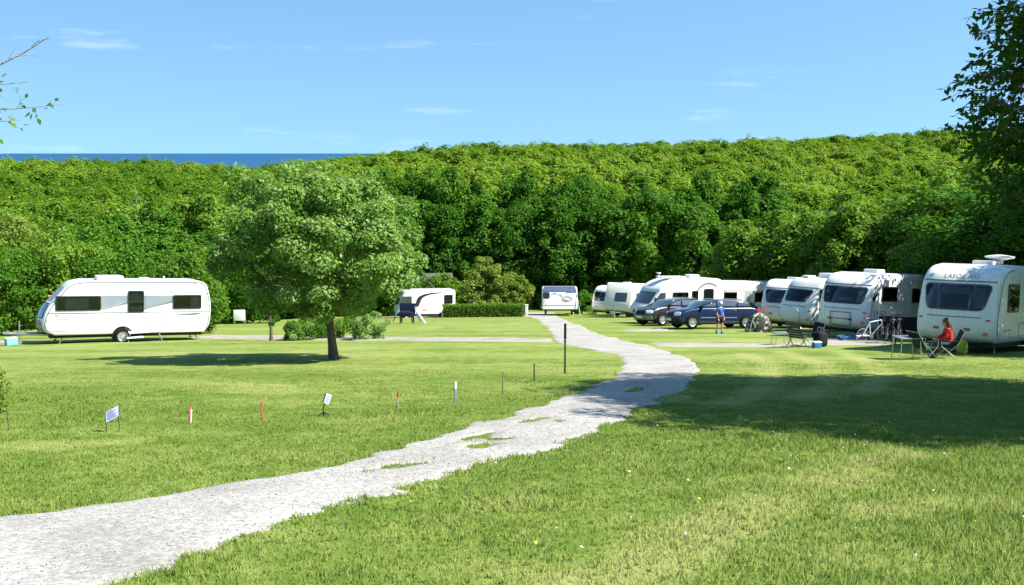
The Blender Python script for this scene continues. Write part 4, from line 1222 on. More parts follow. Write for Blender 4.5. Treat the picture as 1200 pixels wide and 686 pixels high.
# awning parts folded below the door
x, y, z, a = PLACE['left']
def loc_on(key, lx, ly, lz=0.0):
    x, y, z, a = PLACE[key]; c, s_ = math.cos(a), math.sin(a)
    X, Y = x + lx * c - ly * s_, y + lx * s_ + ly * c
    return X, Y, gz(X, Y) + lz
st = thing('folding_step', 'folded white step stool and frame under the lone caravan door', 'step', loc_on('left', -.62, 1.42), a)
st.scale = (1.3, 1.3, 1.25)
MB().box((0, 0, .34), (.95, .34, .035)).build('tread', M_ROOF, st, bevel=.01)
MB().box((.30, .10, .19), (.5, .26, .03)).build('tread', M_ROOF, st, bevel=.01)
for sx in (-.42, .42):
    MB().tube([(sx, -.14, .34), (sx * 1.25, .2, 0)], .014, 6).tube([(sx, .14, .34), (sx * 1.2, -.2, 0)], .014, 6).build('leg', M_STEEL, st)
bx = thing('storage_box', 'light blue box on the grass by the drawbar of the lone caravan', 'box', loc_on('left', 4.35, .5), a + .3)
MB().box((0, 0, .15), (.42, .30, .26)).build('tub', pm('sky_blue_plastic', (.16, .42, .66), .5, .1, 4), bx, bevel=.015)
MB().box((0, 0, .295), (.45, .33, .03)).build('lid', pm('pale_lid', (.45, .60, .66), .5, .1, 4), bx, bevel=.01)

# ------------------------------------------------------------------ rightmost caravan
def touring(key, label, L_, W, H, lettering=False, windows=(), fw=(1.30, 2.05, .80, .97), mat=None, shape=None, three=True, locker_front=True, roof=(), low=.36, lamps=True, rim=True, name='caravan', bow=.26, gl=None, hitch=False):
    t = van_root(key, name, label, 'caravan', GRP_VAN)
    b = Body(prof_nose(L_, H, low, .8, 1.65, *(shape or (.42, (.0, .14, .42, .92)))), W, .20, bow, .1)
    b.mesh().build('body', mat or M_WHITE, t)
    front_window(t, b, *fw[:4], three, gl)
    if rim: b.rim(1, L_ / 2 - 2.4, r=.016).build('edge_trim', M_GREYTRIM, t)
    b.patch(fw[1] + .06, fw[1] + .095, lambda u: -W / 2 + .12, lambda u: W / 2 - .12, .012, th=.03, nz=4, corner=.01).build('brow_trim', M_GREYTRIM, t)
    b.patch(fw[0] - .20, fw[0] - .175, lambda u: -.78, lambda u: .78, .010, th=.03, nz=4, corner=.01).build('front_seam', M_SILVER, t)
    if locker_front:
        b.patch(.62, fw[0] - .30, lambda u: -.72 - .05 * u, lambda u: .72 + .05 * u, .006, th=.03).build('gas_locker_lid', mat or M_WHITE, t)
        for sy in (-.45, .45):
            b.patch(.72, .80, lambda u, q=sy: q - .09, lambda u, q=sy: q + .09, .018, th=.03, nz=4, ny=4, corner=.02).build('latch', M_GREYTRIM, t)
    if lamps:
        for sy in (-1, 1):
            b.patch(.60, .70, lambda u, q=sy: q * .92 - .06, lambda u, q=sy: q * .92 + .06, .016, th=.03, nz=4, ny=4, corner=.03).build('marker_light', M_AMBER if sy > 0 else M_LAMP, t)
            b.patch(1.02, 1.07, lambda u, q=sy: q * .98 - .06, lambda u, q=sy: q * .98 + .06, .014, th=.03, nz=4, ny=4, corner=.02).build('reflector', M_RED, t)
    for wnd in windows: side_window(t, W, *wnd)
    for rb in roof: roof_box(t, *rb)
    underside(t, L_, W, 0, floor=low, hitch=hitch)
    arch_wheel(t, W, -.3)
    return t, b

t1, b1 = touring('near', 'big white caravan at the right edge with a three part front window and grey lettering', 6.4, 2.35, 2.68,
                 windows=[(1.15, 2.05, 1.28, 2.12, [(.6, .95, .05, .95, 0)]), (-1.8, -.6, 1.35, 2.05, [])], fw=(1.30, 2.08, .84, 1.0), roof=[(.9, .1, 2.67, .75, .6, .13, 'roof_hatch')])
MB().lathe([(.10, 2.70), (.10, 2.83), (.42, 2.90), (.44, 2.95), (.1, 3.0)], (.5, .35, 0), 'z', 18).build('satellite_dome', M_ROOF, t1)
MB().tube([(1.6, -.6, 2.66), (1.62, -.62, 3.0)], .008, 5).build('aerial', M_CHASSIS, t1)
locker(t1, 2.35, .2, 1.0, .55, .95)
panel(t1, 2.35, [(1.7, .78), (2.3, .76), (2.3, .72), (1.7, .74)], 'badge_strip', M_SILVER, .006)
# lettering laid on the curved brow
cu = bpy.data.curves.new('lettering', 'FONT'); cu.body = 'LASOE NU'; cu.size = .19; cu.align_x = 'CENTER'; cu.space_character = 1.18; cu.resolution_u = 3
to = bpy.data.objects.new('lettering_source', cu); COL.objects.link(to)
bpy.context.view_layer.update()
me = bpy.data.meshes.new_from_object(to.evaluated_get(bpy.context.evaluated_depsgraph_get()))
bm = bmesh.new(); bm.from_mesh(me); bmesh.ops.subdivide_edges(bm, edges=[e for e in bm.edges if e.calc_length() > .06], cuts=2)
for v in bm.verts: v.co = b1.front(float(v.co.x) + .05, 2.24 + float(v.co.y), .006)
bm.to_mesh(me); bm.free(); bpy.data.objects.remove(to)
me.materials.append(M_LOGO); lo = bpy.data.objects.new('lettering', me); COL.objects.link(lo); lo.parent = t1
em = MB()
P = [b1.front(-.86 + .09 * math.cos(a) * k, 2.305 + .05 * math.sin(a) * k, .007) for k in (1, .6) for a in np.linspace(.3, 5.2, 12)]
em.add(P, [(i, i + 1, 13 + i, 12 + i) for i in range(11)]); em.build('emblem', M_LOGO, t1, smooth=0)

t2, b2 = touring('second', 'white caravan with a tubular carrier frame on its nose, second from right', 6.2, 2.3, 2.62,
                 windows=[(.75, 1.95, 1.50, 2.10, [(.2, .42, .05, .95, 0), (.6, .8, .05, .95, 0)]), (-1.6, -.5, 1.45, 2.05, [])], three=False, fw=(1.36, 2.05, .86, .98),
                 roof=[(.9, .2, 2.60, .62, .62, .17, 'roof_hatch')], lamps=True)
panel(t2, 2.3, [(2.62, 1.62), (2.42, 1.78), (2.22, 1.84), (2.30, 1.72), (2.52, 1.50)], 'flash_badge', M_CHASSIS, .006)
locker(t2, 2.3, 1.55, 2.45, .60, 1.12)
cf = MB()
for sy in (-.36, .50):
    cf.tube([b2.front(sy, .55, .10), b2.front(sy, 1.02, .10)], .014, 6)
for z in (.55, .78, 1.02): cf.tube([b2.front(-.36, z, .10), b2.front(.07, z, .10), b2.front(.50, z, .10)], .013, 6)
for sy in (-.36, .50): cf.tube([b2.front(sy, .75, .0), b2.front(sy, .75, .10)], .012, 5)
cf.build('carrier_frame', M_CHASSIS, t2)

t4, b4 = touring('fourth', 'off-white caravan with a roof box between the second and the fourth from right', 5.4, 2.2, 2.55,
                 windows=[(1.05, 1.95, 1.35, 2.05, [(.45, .95, .05, .95, 0)])], fw=(1.42, 2.02, .70, .84), three=False, mat=M_CREAM,
                 roof=[(.2, .3, 2.53, 1.3, .9, .24, 'roof_box'), (1.1, -.5, 2.53, .5, .4, .1)], shape=(.40, (.0, .24, .66, 1.05)))
b4.patch(.55, 1.12, lambda u: -.52 + .1 * u, lambda u: .62 - .1 * u, .07, th=.12, corner=.25).build('spare_wheel_cover', M_CREAM, t4)
t3, b3 = touring('third', 'white caravan fourth from right behind the patterned dome, blue-grey front window', 5.6, 2.25, 2.55,
                 windows=[(.9, 1.9, 1.35, 2.0, [])], fw=(1.30, 2.0, .78, .94), three=False, roof=[(.9, 0, 2.53, .55, .55, .14, 'roof_hatch'), (.2, .3, 2.53, .9, .6, .1)])
t5, b5 = touring('far', 'small far white caravan beside the dark bush at the top of the lawn', 5.6, 2.25, 2.55,
                 windows=[(.9, 1.9, 1.35, 2.0, [])], fw=(1.22, 2.02, .72, .94), three=False, roof=[])

# caravan in the shade with the arched band
L_, W, H = 5.4, 2.3, 2.62
t = van_root('shade', 'caravan', 'pale caravan with an arched grey band parked behind the blue car', 'caravan', GRP_VAN)
b = Body(prof_nose(L_, H, .42, .5, 1.6, .42, (.0, .14, .40, .85)), W, .09, .2, .08)
b.mesh().build('body', M_CREAM, t); front_window(t, b, 1.3, 2.0, .84, .95, True)
arc = [(1.5 + 1.35 * math.cos(a), 1.0 + 1.35 * math.sin(a)) for a in np.linspace(1.2, 2.9, 12)]
arc2 = [(1.5 + 1.22 * math.cos(a), 1.0 + 1.24 * math.sin(a)) for a in np.linspace(2.9, 1.2, 12)]
panel(t, W, [(-x + .3, z) for x, z in arc + arc2], 'arch_band', M_GREYTRIM)
panel(t, W, [(2.5, 1.02), (-2.7, 1.02), (-2.7, .96), (2.5, .96)], 'waist_line', M_GREYTRIM)
panel(t, W, [(2.3, 2.12), (-2.6, 2.12), (-2.6, 2.08), (2.3, 2.08)], 'waist_line', M_SILVER)
side_window(t, W, -1.05, .05, 1.42, 2.02, [(.06, .28, .05, .95, 0)]); side_window(t, W, 1.3, 2.2, 1.42, 2.02, [])
panel(t, W, rr(.32, .75, .55, 2.05, .05), 'door', M_GREYCLOTH, .008)
underside(t, L_, W, 0); arch_wheel(t, W, -.2)

# boxy caravan with side awning frame
L_, W, H = 5.0, 2.3, 2.72
t = van_root('boxy', 'caravan', 'boxy white caravan with a raised flat roof behind the motorhome nose', 'caravan', GRP_VAN)
b = Body([(2.0, .42), (2.45, .6), (2.5, 1.1), (2.2, 2.0), (2.0, 2.62), (1.9, 2.7), (1.7, 2.72), (-2.35, 2.72), (-2.5, 2.6), (-2.5, .6), (-2.4, .42)], W, .06, .08, .03)
b.mesh().build('body', M_CREAM, t)
b.patch(1.25, 1.95, lambda u: -.25, lambda u: .75, .01, corner=.05).build('front_window', M_TINT, t)
side_window(t, W, .4, 1.4, 1.3, 1.95, []); panel(t, W, rr(-.9, -.2, .5, 2.3, .05), 'door', M_GREYCLOTH, .008)
panel(t, W, [(2.3, 1.1), (-2.4, 1.1), (-2.4, 1.04), (2.3, 1.04)], 'waist_line', M_GREYTRIM)
roof_box(t, .6, 0, 2.70, .6, .5, .1); underside(t, L_, W, 0); arch_wheel(t, W, -.3)

# ------------------------------------------------------------------ white motorhome in the middle
L_, W, H = 5.6, 2.3, 2.85
t = van_root('motorhome', 'motorhome', 'white motorhome with roof boxes and a dark bumper beside the grey car', 'motorhome', None)
n = L_ / 2
prof = catmull([(n - .35, .42), (n - .02, .55), (n, .95), (n - .18, 1.25), (n - .75, 1.95), (n - 1.0, 2.28), (n - 1.6, 2.62), (n - 2.4, H)], 4) + catmull([(-n + .6, H), (-n + .22, H - .1), (-n + .03, H - .45), (-n, 1.6), (-n, .7), (-n + .12, .42)], 3)
b = Body(prof, W, .09, .22, .05); b.mesh().build('body', M_WHITE, t)
b.patch(1.32, 2.02, lambda u: -.92, lambda u: .92, .010, corner=.1).build('windscreen', M_TINT, t)
MB().box((n - .12, 0, .52), (.5, W - .1, .24)).build('bumper', M_CHASSIS, t, bevel=.06)
for sy in (-.82, .82):
    b.patch(.78, .98, lambda u, q=sy: q - .18, lambda u, q=sy: q + .18, .012, th=.03, nz=5, ny=5, corner=.06).build('headlight', M_LAMP, t)
b.patch(.70, .90, lambda u: -.4, lambda u: .4, .012, th=.03, nz=5, ny=5, corner=.04).build('grille', M_CHASSIS, t)
panel(t, W, [(n - .42, 1.26), (n - 1.35, 1.26), (n - 1.35, 2.0), (n - .98, 2.0)], 'cab_window', M_TINT, .01)
side_window(t, W, -.15, .95, 1.45, 2.02, [(.15, .38, .05, .95, 0), (.72, .92, .05, .95, 0)])
side_window(t, W, -.85, -.42, 1.35, 2.1, [(.1, .5, .05, .95, 0)])
panel(t, W, rr(-2.1, -1.1, .50, 2.36, .10), 'habitation_door', M_ROOF, .010)
side_window(t, W, -1.97, -1.25, 1.30, 2.22, [(.1, .5, .05, .25, 0), (.55, .9, .05, .4, 0)], name='door_window', r=.12)
arc = [(-1.6 + 1.05 * math.cos(a), 1.45 + 1.15 * math.sin(a)) for a in np.linspace(.2, 2.2, 14)]
arc2 = [(-1.6 + .95 * math.cos(a), 1.45 + 1.03 * math.sin(a)) for a in np.linspace(2.2, .2, 14)]
panel(t, W, arc + arc2, 'arch_band', M_SILVER)
panel(t, W, [(n - 1.4, 1.16), (-n + .2, 1.16), (-n + .2, 1.11), (n - 1.4, 1.11)], 'waist_line', M_SILVER)
locker(t, W, .2, 1.0, .55, 1.0)
lamp(t, W, n - .3, .58, M_RED, .2, .08, 'reflector')
roof_box(t, .5, .1, H - .02, 1.7, .7, .12, 'roof_hatch'); roof_box(t, -1.0, .2, H - .02, .7, .6, .22, 'air_conditioner')
MB().tube([(1.6, .5, H - .05), (1.6, .5, H + .30)], .05, 8).lathe([(.14, H + .28), (.14, H + .34)], (1.6, .5, 0), 'z', 12).build('flue', M_ROOF, t)
MB().tube([(n - .65, W / 2, 1.62), (n - .55, W / 2 + .16, 1.62)], .015, 5).box((n - .53, W / 2 + .2, 1.55), (.1, .14, .32)).build('mirror', M_DARK, t)
MB().box((-.2, 0, .38), (L_ - 1.2, W - .3, .16)).build('chassis', M_CHASSIS, t)
for x in (n - .95, -n + 1.3): arch_wheel(t, W, x, .32)

# ------------------------------------------------------------------ far motorhome left of the clipped hedge
L_, W, H = 4.9, 2.1, 2.35
t = van_root('van', 'camper_van', 'small far white motorhome with a curved black stripe left of the clipped hedge', 'motorhome')
n = L_ / 2
prof = catmull([(n - .15, .36), (n, .5), (n - .02, 1.0), (n - .22, 1.5), (n - .42, 2.0), (n - .55, 2.24), (n - .8, H)], 4) + [(-n + .10, H), (-n + .02, H - .06), (-n, H - .2), (-n, .5), (-n + .06, .36)]
b = Body(prof, W, .06, .15, .03); b.mesh().build('body', M_WHITE, t)
b.patch(1.15, 1.68, lambda u: -.82, lambda u: .82, .01, corner=.08).build('windscreen', M_TINT, t)
panel(t, W, [(n - .22, 1.16), (n - 1.25, 1.16), (n - 1.25, 1.85), (n - .52, 1.85)], 'cab_window', M_TINT, .01)
panel(t, W, [(n - .18, 1.12), (n - 1.30, 1.12), (n - 1.30, .42), (n - .22, .42)], 'cab_door', pm('beige_door', (.30, .28, .22), .5, .1, 3), .008)
sw = catmull([(n - 1.5, 1.0), (n - 1.7, 1.65), (n - 2.1, 1.95), (n - 2.9, 2.12), (n - 3.7, 2.16)], 5); sw2 = catmull([(n - 3.7, 2.10), (n - 2.9, 2.0), (n - 2.2, 1.75), (n - 1.95, 1.35), (n - 1.8, 1.0)], 5)
panel(t, W, sw + sw2, 'stripe', M_CHASSIS, .008)
side_window(t, W, -n + .25, -n + .95, 1.25, 1.95, [(.1, .9, .05, .4, 0)])
panel(t, W, rr(-n + 1.15, -n + 1.8, .5, 1.95, .05), 'door', M_ROOF, .008)
lamp(t, W, .15, .72, M_AMBER, .32, .1)
MB().box((0, 0, .32), (L_ - .6, W - .2, .14)).build('chassis', M_CHASSIS, t)
for x in (n - .85, -n + 1.0): arch_wheel(t, W, x, .29)

# ------------------------------------------------------------------ caravan with navy roof and swirl
L_, W, H = 5.0, 3.0, 2.5
t = van_root('awning', 'caravan', 'far white caravan with a dark blue roof and grey swirls on its flat end', 'caravan', GRP_VAN)
n = L_ / 2
prof = catmull([(n, .55), (n, 1.2), (n - .02, 1.9), (n - .12, 2.2), (n - .5, 2.42), (n - 1.1, H)], 4) + catmull([(-n + .6, H), (-n + .1, H - .2), (-n, 1.6), (-n, .8), (-n + .1, .55)], 3)
b = Body(prof, W, .14, .05, .03); b.mesh().build('body', M_WHITE, t)
b.patch(2.02, 2.46, lambda u: -1.46 + .14 * u, lambda u: 1.46 - .14 * u, .02, th=.06, corner=.04).build('roof_cover', pm('navy_roof', (.05, .07, .13), .5, .15, 4), t)
b.patch(1.96, 2.08, lambda u: .55, lambda u: 1.42, .028, th=.06, nz=4, corner=.02).build('roof_stripe', M_BLUE, t)
b.patch(1.45, 1.98, lambda u: -1.42, lambda u: -.85, .012, corner=.12).build('window', M_DARK, t)
for k, (y0, z0, ry, rz_, a0, a1) in enumerate([(-.42, 1.78, .24, .10, .5, 3.4), (.02, 1.50, .20, .30, .3, 2.6), (.62, 1.42, .40, .20, 0, 6.2), (.58, 1.44, .22, .10, 2.6, 6.0)]):
    pts = [b.front(y0 + ry * math.cos(a), z0 + rz_ * math.sin(a), .012) for a in np.linspace(a0, a1, 16)]
    MB().tube(pts, .022, 5).build('swirl', M_PALEBLUE if k % 2 else M_GREYTRIM, t)
b.patch(.86, .90, lambda u: -1.3, lambda u: 1.4, .012, th=.03, nz=4, corner=.01).build('waist_line', M_SILVER, t)
MB().box((0, 0, .5), (L_ - .5, W - .5, .16)).build('chassis', M_CHASSIS, t)
for sy in (-1, 1): wheel(t, -.3, sy * (W / 2 - .35), .33, .19, side=sy)
for sx in (-1.9, 1.9):
    for sy in (-1.1, 1.1): MB().tube([(sx, sy, .55), (sx * 1.05, sy * 1.06, 0)], .03, 6).build('steady_leg', M_STEEL, t)
MB().tube([(n - .1, 1.42, 2.0), (n + .25, 1.72, 0)], .03, 6).build('awning_pole', M_STEEL, t)
# ================================================================== cars
class CarBody(Body):
    taper = (1.0, 0.0)
    def mesh(s):
        mb = Body.mesh(s); z0, k = s.taper
        mb.v = [(x, y * (1 - k * max(0, z - z0)), z) for x, y, z in mb.v]
        return mb

def tilt_to_ground(t, L_):
    """cars stand on the slope"""
    a = t.rotation_euler.z; c, s_ = math.cos(a), math.sin(a); x, y, _ = t.location
    zf, zb = gz(x + c * L_ * .3, y + s_ * L_ * .3), gz(x - c * L_ * .3, y - s_ * L_ * .3)
    zl, zr = gz(x - s_ * .8, y + c * .8), gz(x + s_ * .8, y - c * .8)
    t.rotation_euler = (math.atan2(zl - zr, 1.6), -math.atan2(zf - zb, L_ * .6), a)
    t.location.z = (zf + zb + zl + zr) / 4 + .01

M_CARGLASS = pm('car_glass', (.035, .045, .055), .05, .25, 2.0, spec=1.0, coat=1.0, rv=.02)
M_CARGLASS.node_tree.nodes['Principled BSDF'].inputs['Coat IOR'].default_value = 2.3
def car(key, label, paint, L_=4.6, W=1.84, H=1.68, low_mat=None, rails=True):
    x, y, z, a = PLACE[key]; n = L_ / 2
    t = thing('car', label, 'car', (x, y, gz(x, y)), a, 'cars parked by the motorhome')
    low = catmull([(n - .12, .30), (n - .01, .48), (n, .68), (n - .10, .86), (n - .45, .98), (n - 1.22, 1.07)], 4) + catmull([(-n + .45, 1.10), (-n + .08, 1.03), (-n, .75), (-n + .05, .45), (-n + .16, .30)], 3)
    b = CarBody(low, W, .10, .30, .14); b.taper = (.75, .10); b.mesh().build('body', paint, t)
    gh = catmull([(n - 1.10, 1.03), (n - 1.62, 1.40), (n - 1.98, H - .09), (n - 2.4, H - .015)], 4) + catmull([(-n + 1.0, H - .03), (-n + .5, H - .16), (-n + .20, 1.25), (-n + .10, 1.04)], 4)
    g = CarBody(gh, W - .10, .10, .16, .10); g.taper = (.95, .24); g.mesh().build('glasshouse', M_CARGLASS, t)
    rf = catmull([(n - 1.92, H - .10), (n - 2.4, H + .005), (-n + 1.0, H - .005), (-n + .42, H - .18)], 5) + catmull([(-n + .48, H - .26), (-n + 1.0, H - .09), (n - 2.4, H - .08), (n - 1.86, H - .16)], 4)
    r_ = CarBody(rf, W - .09, .05, .14, .08); r_.taper = (.95, .24); r_.mesh().build('roof', paint, t)
    def ysurf(z, e=.006): return ((W - .10) / 2 + e) * (1 - .24 * max(0, z - .95))
    for sy in (1, -1):
        for (xa, xb, w_) in ((n - 1.10, n - 1.95, .05), (n - 2.28, n - 2.30, .06), (-n + 1.28, -n + 1.25, .06), (-n + .16, -n + .55, .11)):
            P0, P1 = (xa, sy * ysurf(1.04), 1.04), (xb, sy * ysurf(H - .12), H - .12)
            MB().tube([P0, (np.array(P0) * .5 + np.array(P1) * .5 + np.array((.0, sy * .01, 0))).tolist(), P1], w_ * .7, 6).build('pillar', paint, t)
        MB().box((n - 1.42, sy * (W / 2 + .05), 1.10), (.12, .20, .14)).build('mirror', paint, t, bevel=.04)
        b.patch(.66, .84, lambda u, q=sy: q * .66 - .19, lambda u, q=sy: q * .66 + .19, .012, th=.04, nz=5, ny=6, corner=.05).build('headlight', M_LAMP, t)
        if rails: MB().tube([(n - 2.2, sy * (ysurf(H) - .09), H + .0), (n - 2.3, sy * (ysurf(H) - .09), H + .05), (-n + 1.1, sy * (ysurf(H) - .09), H + .05), (-n + .95, sy * (ysurf(H) - .09), H - .01)], .016, 6).build('roof_rail', M_GREYTRIM, t)
        MB().box((-n + .06, sy * .66, .90), (.16, .22, .34)).build('tail_light', M_RED, t, bevel=.03)
        yb = W / 2
        for xs in (n - 1.28, n - 2.30, -n + 1.26): MB().box((xs, sy * (yb - .006), .72), (.012, .02, .56)).build('door_seam', M_CHASSIS, t)
        for xs in (n - 2.12, -n + 1.46): MB().box((xs, sy * (yb - .01), .93), (.17, .05, .03)).build('door_handle', M_GREYTRIM, t, bevel=.01)
        MB().box((0, sy * (yb - .002), .56), (L_ - 2.7, .03, .05)).build('side_moulding', M_SILVER, t)
        MB().box((0, sy * (yb - .05), .32), (L_ - 2.2, .12, .14)).build('sill', M_CHASSIS, t, bevel=.03)
        for xs in (n - .88, -n + .86):
            out = [(xs + .40 * math.cos(q), .34 + .40 * math.sin(q)) for q in np.linspace(-.2, math.pi + .2, 18)]
            MB().prism(out, sy * (yb - .2), sy * (yb + .008)).build('wheel_arch', M_BLACK, t)
            wheel(t, xs, sy * (yb - .025), .335, .21, side=sy, spokes=6)
    b.patch(.60, .80, lambda u: -.42, lambda u: .42, .012, th=.04, nz=5, corner=.04).build('grille', M_CHASSIS, t)
    b.patch(.33, .56, lambda u: -.82, lambda u: .82, .03, th=.08, nz=5, corner=.06).build('bumper', low_mat or M_CHASSIS, t)
    b.patch(.42, .53, lambda u: -.26, lambda u: .26, .045, th=.03, nz=4, corner=.01).build('number_plate', M_ROOF, t)
    MB().box((0, 0, .28), (L_ - 1, W - .4, .14)).build('chassis', M_CHASSIS, t)
    tilt_to_ground(t, L_)
    return t
M_BLUEPAINT = pm('blue_car_paint', (.003, .014, .055), .3, .08, 2, spec=.45, coat=.5)
M_GREYPAINT = pm('dark_grey_car_paint', (.022, .025, .032), .25, .08, 2, spec=.45, coat=.5)
car('blue', 'dark blue estate car parked on the grass beside the patterned dome', M_BLUEPAINT, 4.7, 1.84, 1.46)
car('grey', 'dark grey car half hidden behind the blue car', M_GREYPAINT, 4.3, 1.78, 1.50, M_GREYTRIM)

# ================================================================== camping gear
def gpos(px, py): x, y = G(px, py); return (x, y, gz(x, y))

def camp_chair(name, label, loc, rz, cloth, frame=None, wide=.54, group=None, recline=.25):
    frame = frame or M_STEEL
    t = thing(name, label, 'chair', loc, rz, group)
    t.scale = (.86, .86, .82)
    h = wide / 2
    for sy in (-h, h):
        MB().tube([(.28, sy, 0), (-.18, sy, .46), (-.22 - recline * .3, sy, .62)], .011, 6).build('leg', frame, t)
        MB().tube([(-.26, sy, 0), (.24, sy, .44), (.25, sy, .62)], .011, 6).build('leg', frame, t)
        MB().tube([(.26, sy, .62), (-.22, sy, .63)], .016, 6).build('armrest', M_DARK, t)
    P = []; Q = []
    for i in range(6):
        u = i / 5; row = []; r2 = []
        for j in range(6):
            v = j / 5; s_ = -.05 * math.sin(math.pi * v) * (1 - .3 * u)
            row.append((.25 - .46 * u, -h + wide * v, .44 - .05 * u + s_)); r2.append((.25 - .46 * u, -h + wide * v, .425 - .05 * u + s_))
        P.append(row); Q.append(r2)
    MB().slab(P, Q, 6, 6).build('seat', cloth, t)
    P = []; Q = []
    for i in range(7):
        u = i / 6; row = []; r2 = []
        for j in range(6):
            v = j / 5; s_ = -.05 * math.sin(math.pi * v)
            x_ = -.20 - recline * u * .75 + s_; row.append((x_, -h + wide * v, .38 + .56 * u)); r2.append((x_ - .014, -h + wide * v, .38 + .56 * u))
        P.append(row); Q.append(r2)
    bk = MB().slab(P, Q, 7, 6).build('backrest', cloth, t)
    MB().tube([(-.2, -h, .38), (-.22 - recline * .75, -h, .95), (-.22 - recline * .75, h, .95), (-.2, h, .38)], .011, 6).build('back_frame', frame, t)
    return t

def camp_table(name, label, loc, rz, lx=.8, ly=.55, h=.68, top=None):
    t = thing(name, label, 'table', loc, rz)
    MB().box((0, 0, h), (lx, ly, .03)).build('tabletop', top or M_ROOF, t, bevel=.008)
    for sx in (-1, 1):
        for sy in (-1, 1):
            MB().tube([(sx * lx * .42, sy * ly * .4, h - .015), (sx * lx * .48, sy * ly * .46, 0)], .012, 6).build('leg', M_STEEL, t)
    return t

M_BLACKCLOTH = pm('black_cloth', (.016, .017, .020), .85, .3, 6, spec=.15)
M_GREENCLOTH = pm('dark_green_cloth', (.020, .045, .042), .85, .3, 6, spec=.15)
# slatted recliner seen from behind
x, y, z = gpos(933, 407)
t = thing('recliner', 'black slatted folding recliner standing on the grass before the carrier frame caravan', 'chair', (x, y, z), R(52))
t.scale = (.85, .85, .80)
for sy in (-.27, .27):
    MB().tube([(.02, sy, .36), (-.42, sy, 1.02)], .02, 6).build('back_rail', M_DARK, t)
    MB().tube([(.34, sy, 0), (-.05, sy, .40)], .016, 6).build('leg', M_DARK, t)
    MB().tube([(-.36, sy, 0), (.34, sy, .40)], .016, 6).build('leg', M_DARK, t)
    MB().tube([(-.22, sy, .62), (.30, sy, .60)], .02, 6).build('armrest', M_DARK, t)
bk = MB()
for k in range(6):
    u = .08 + k * .17; bk.box((.02 - .44 * u, 0, .36 + .66 * u), (.03, .5, .075), M=Matrix.Rotation(-.58, 3, 'Y'))
bk.build('backrest', M_DARK, t)
sb = MB()
for k in range(5): sb.box((.04 + k * .085, 0, .40), (.065, .5, .03))
sb.build('seat', M_DARK, t)
camp_chair('camp_chair', 'black cloth camp chair beside the slatted recliner', gpos(950, 406), R(200), M_NAVY, wide=.6)
x, y, z = gpos(961, 406.5)
t = thing('tote_bag', 'dark bulging bag on the grass right of the black camp chair', 'bag', (x, y, z), .4)
b_ = Body(catmull([(.18, .02), (.22, .25), (.14, .48), (-.14, .50), (-.22, .25), (-.18, .02)], 4, True), .34, .12, .02, .02); b_.mesh().build('sack', M_BLACKCLOTH, t)
for sy in (-.08, .08): MB().tube([(-.08, sy, .46), (-.05, sy, .64), (.05, sy, .64), (.08, sy, .46)], .012, 6).build('handle', M_GREYTRIM, t)
x, y, z = gpos(957, 408)
t = thing('cool_box', 'small blue and white cool box beside the black camp chair', 'cool box', (x, y, z), .3)
MB().box((0, 0, .09), (.26, .18, .17)).build('tub', M_BLUE, t, bevel=.015); MB().box((0, 0, .195), (.27, .19, .035)).build('lid', M_ROOF, t, bevel=.01)
camp_table('side_table', 'low grey side table left of the slatted recliner', gpos(914, 404.5), R(10), .5, .4, .42, M_GREYTRIM)
camp_table('camp_table', 'grey camping table left of the person in red', gpos(1062, 421.5), R(8), .62, .5, .60, M_GREYTRIM)
camp_chair('camp_chair', 'dark green camp chair between the grey table and the person in red', gpos(1084, 421), R(25), M_GREENCLOTH, wide=.5, recline=.5)
cx_, cy_, cz_ = gpos(1110, 420)
SEAT_RZ = R(168)
camp_chair('camp_chair', 'camp chair with pale frame under the person in red', (cx_, cy_, cz_), SEAT_RZ, M_GREENCLOTH, wide=.56)
x, y, z = gpos(1127, 415)
t = thing('rucksack', 'small yellow and green rucksack on the grass right of the person in red', 'bag', (x, y, z), .5)
b_ = Body(catmull([(.10, .02), (.13, .2), (.09, .40), (-.09, .42), (-.13, .2), (-.10, .02)], 4, True), .28, .09, .02, .02); b_.mesh().build('sack', pm('lime_cloth', (.30, .38, .03), .8, .2, 6), t)
MB().box((.12, 0, .16), (.07, .18, .18)).build('pocket', M_GREENCLOTH, t, bevel=.03)

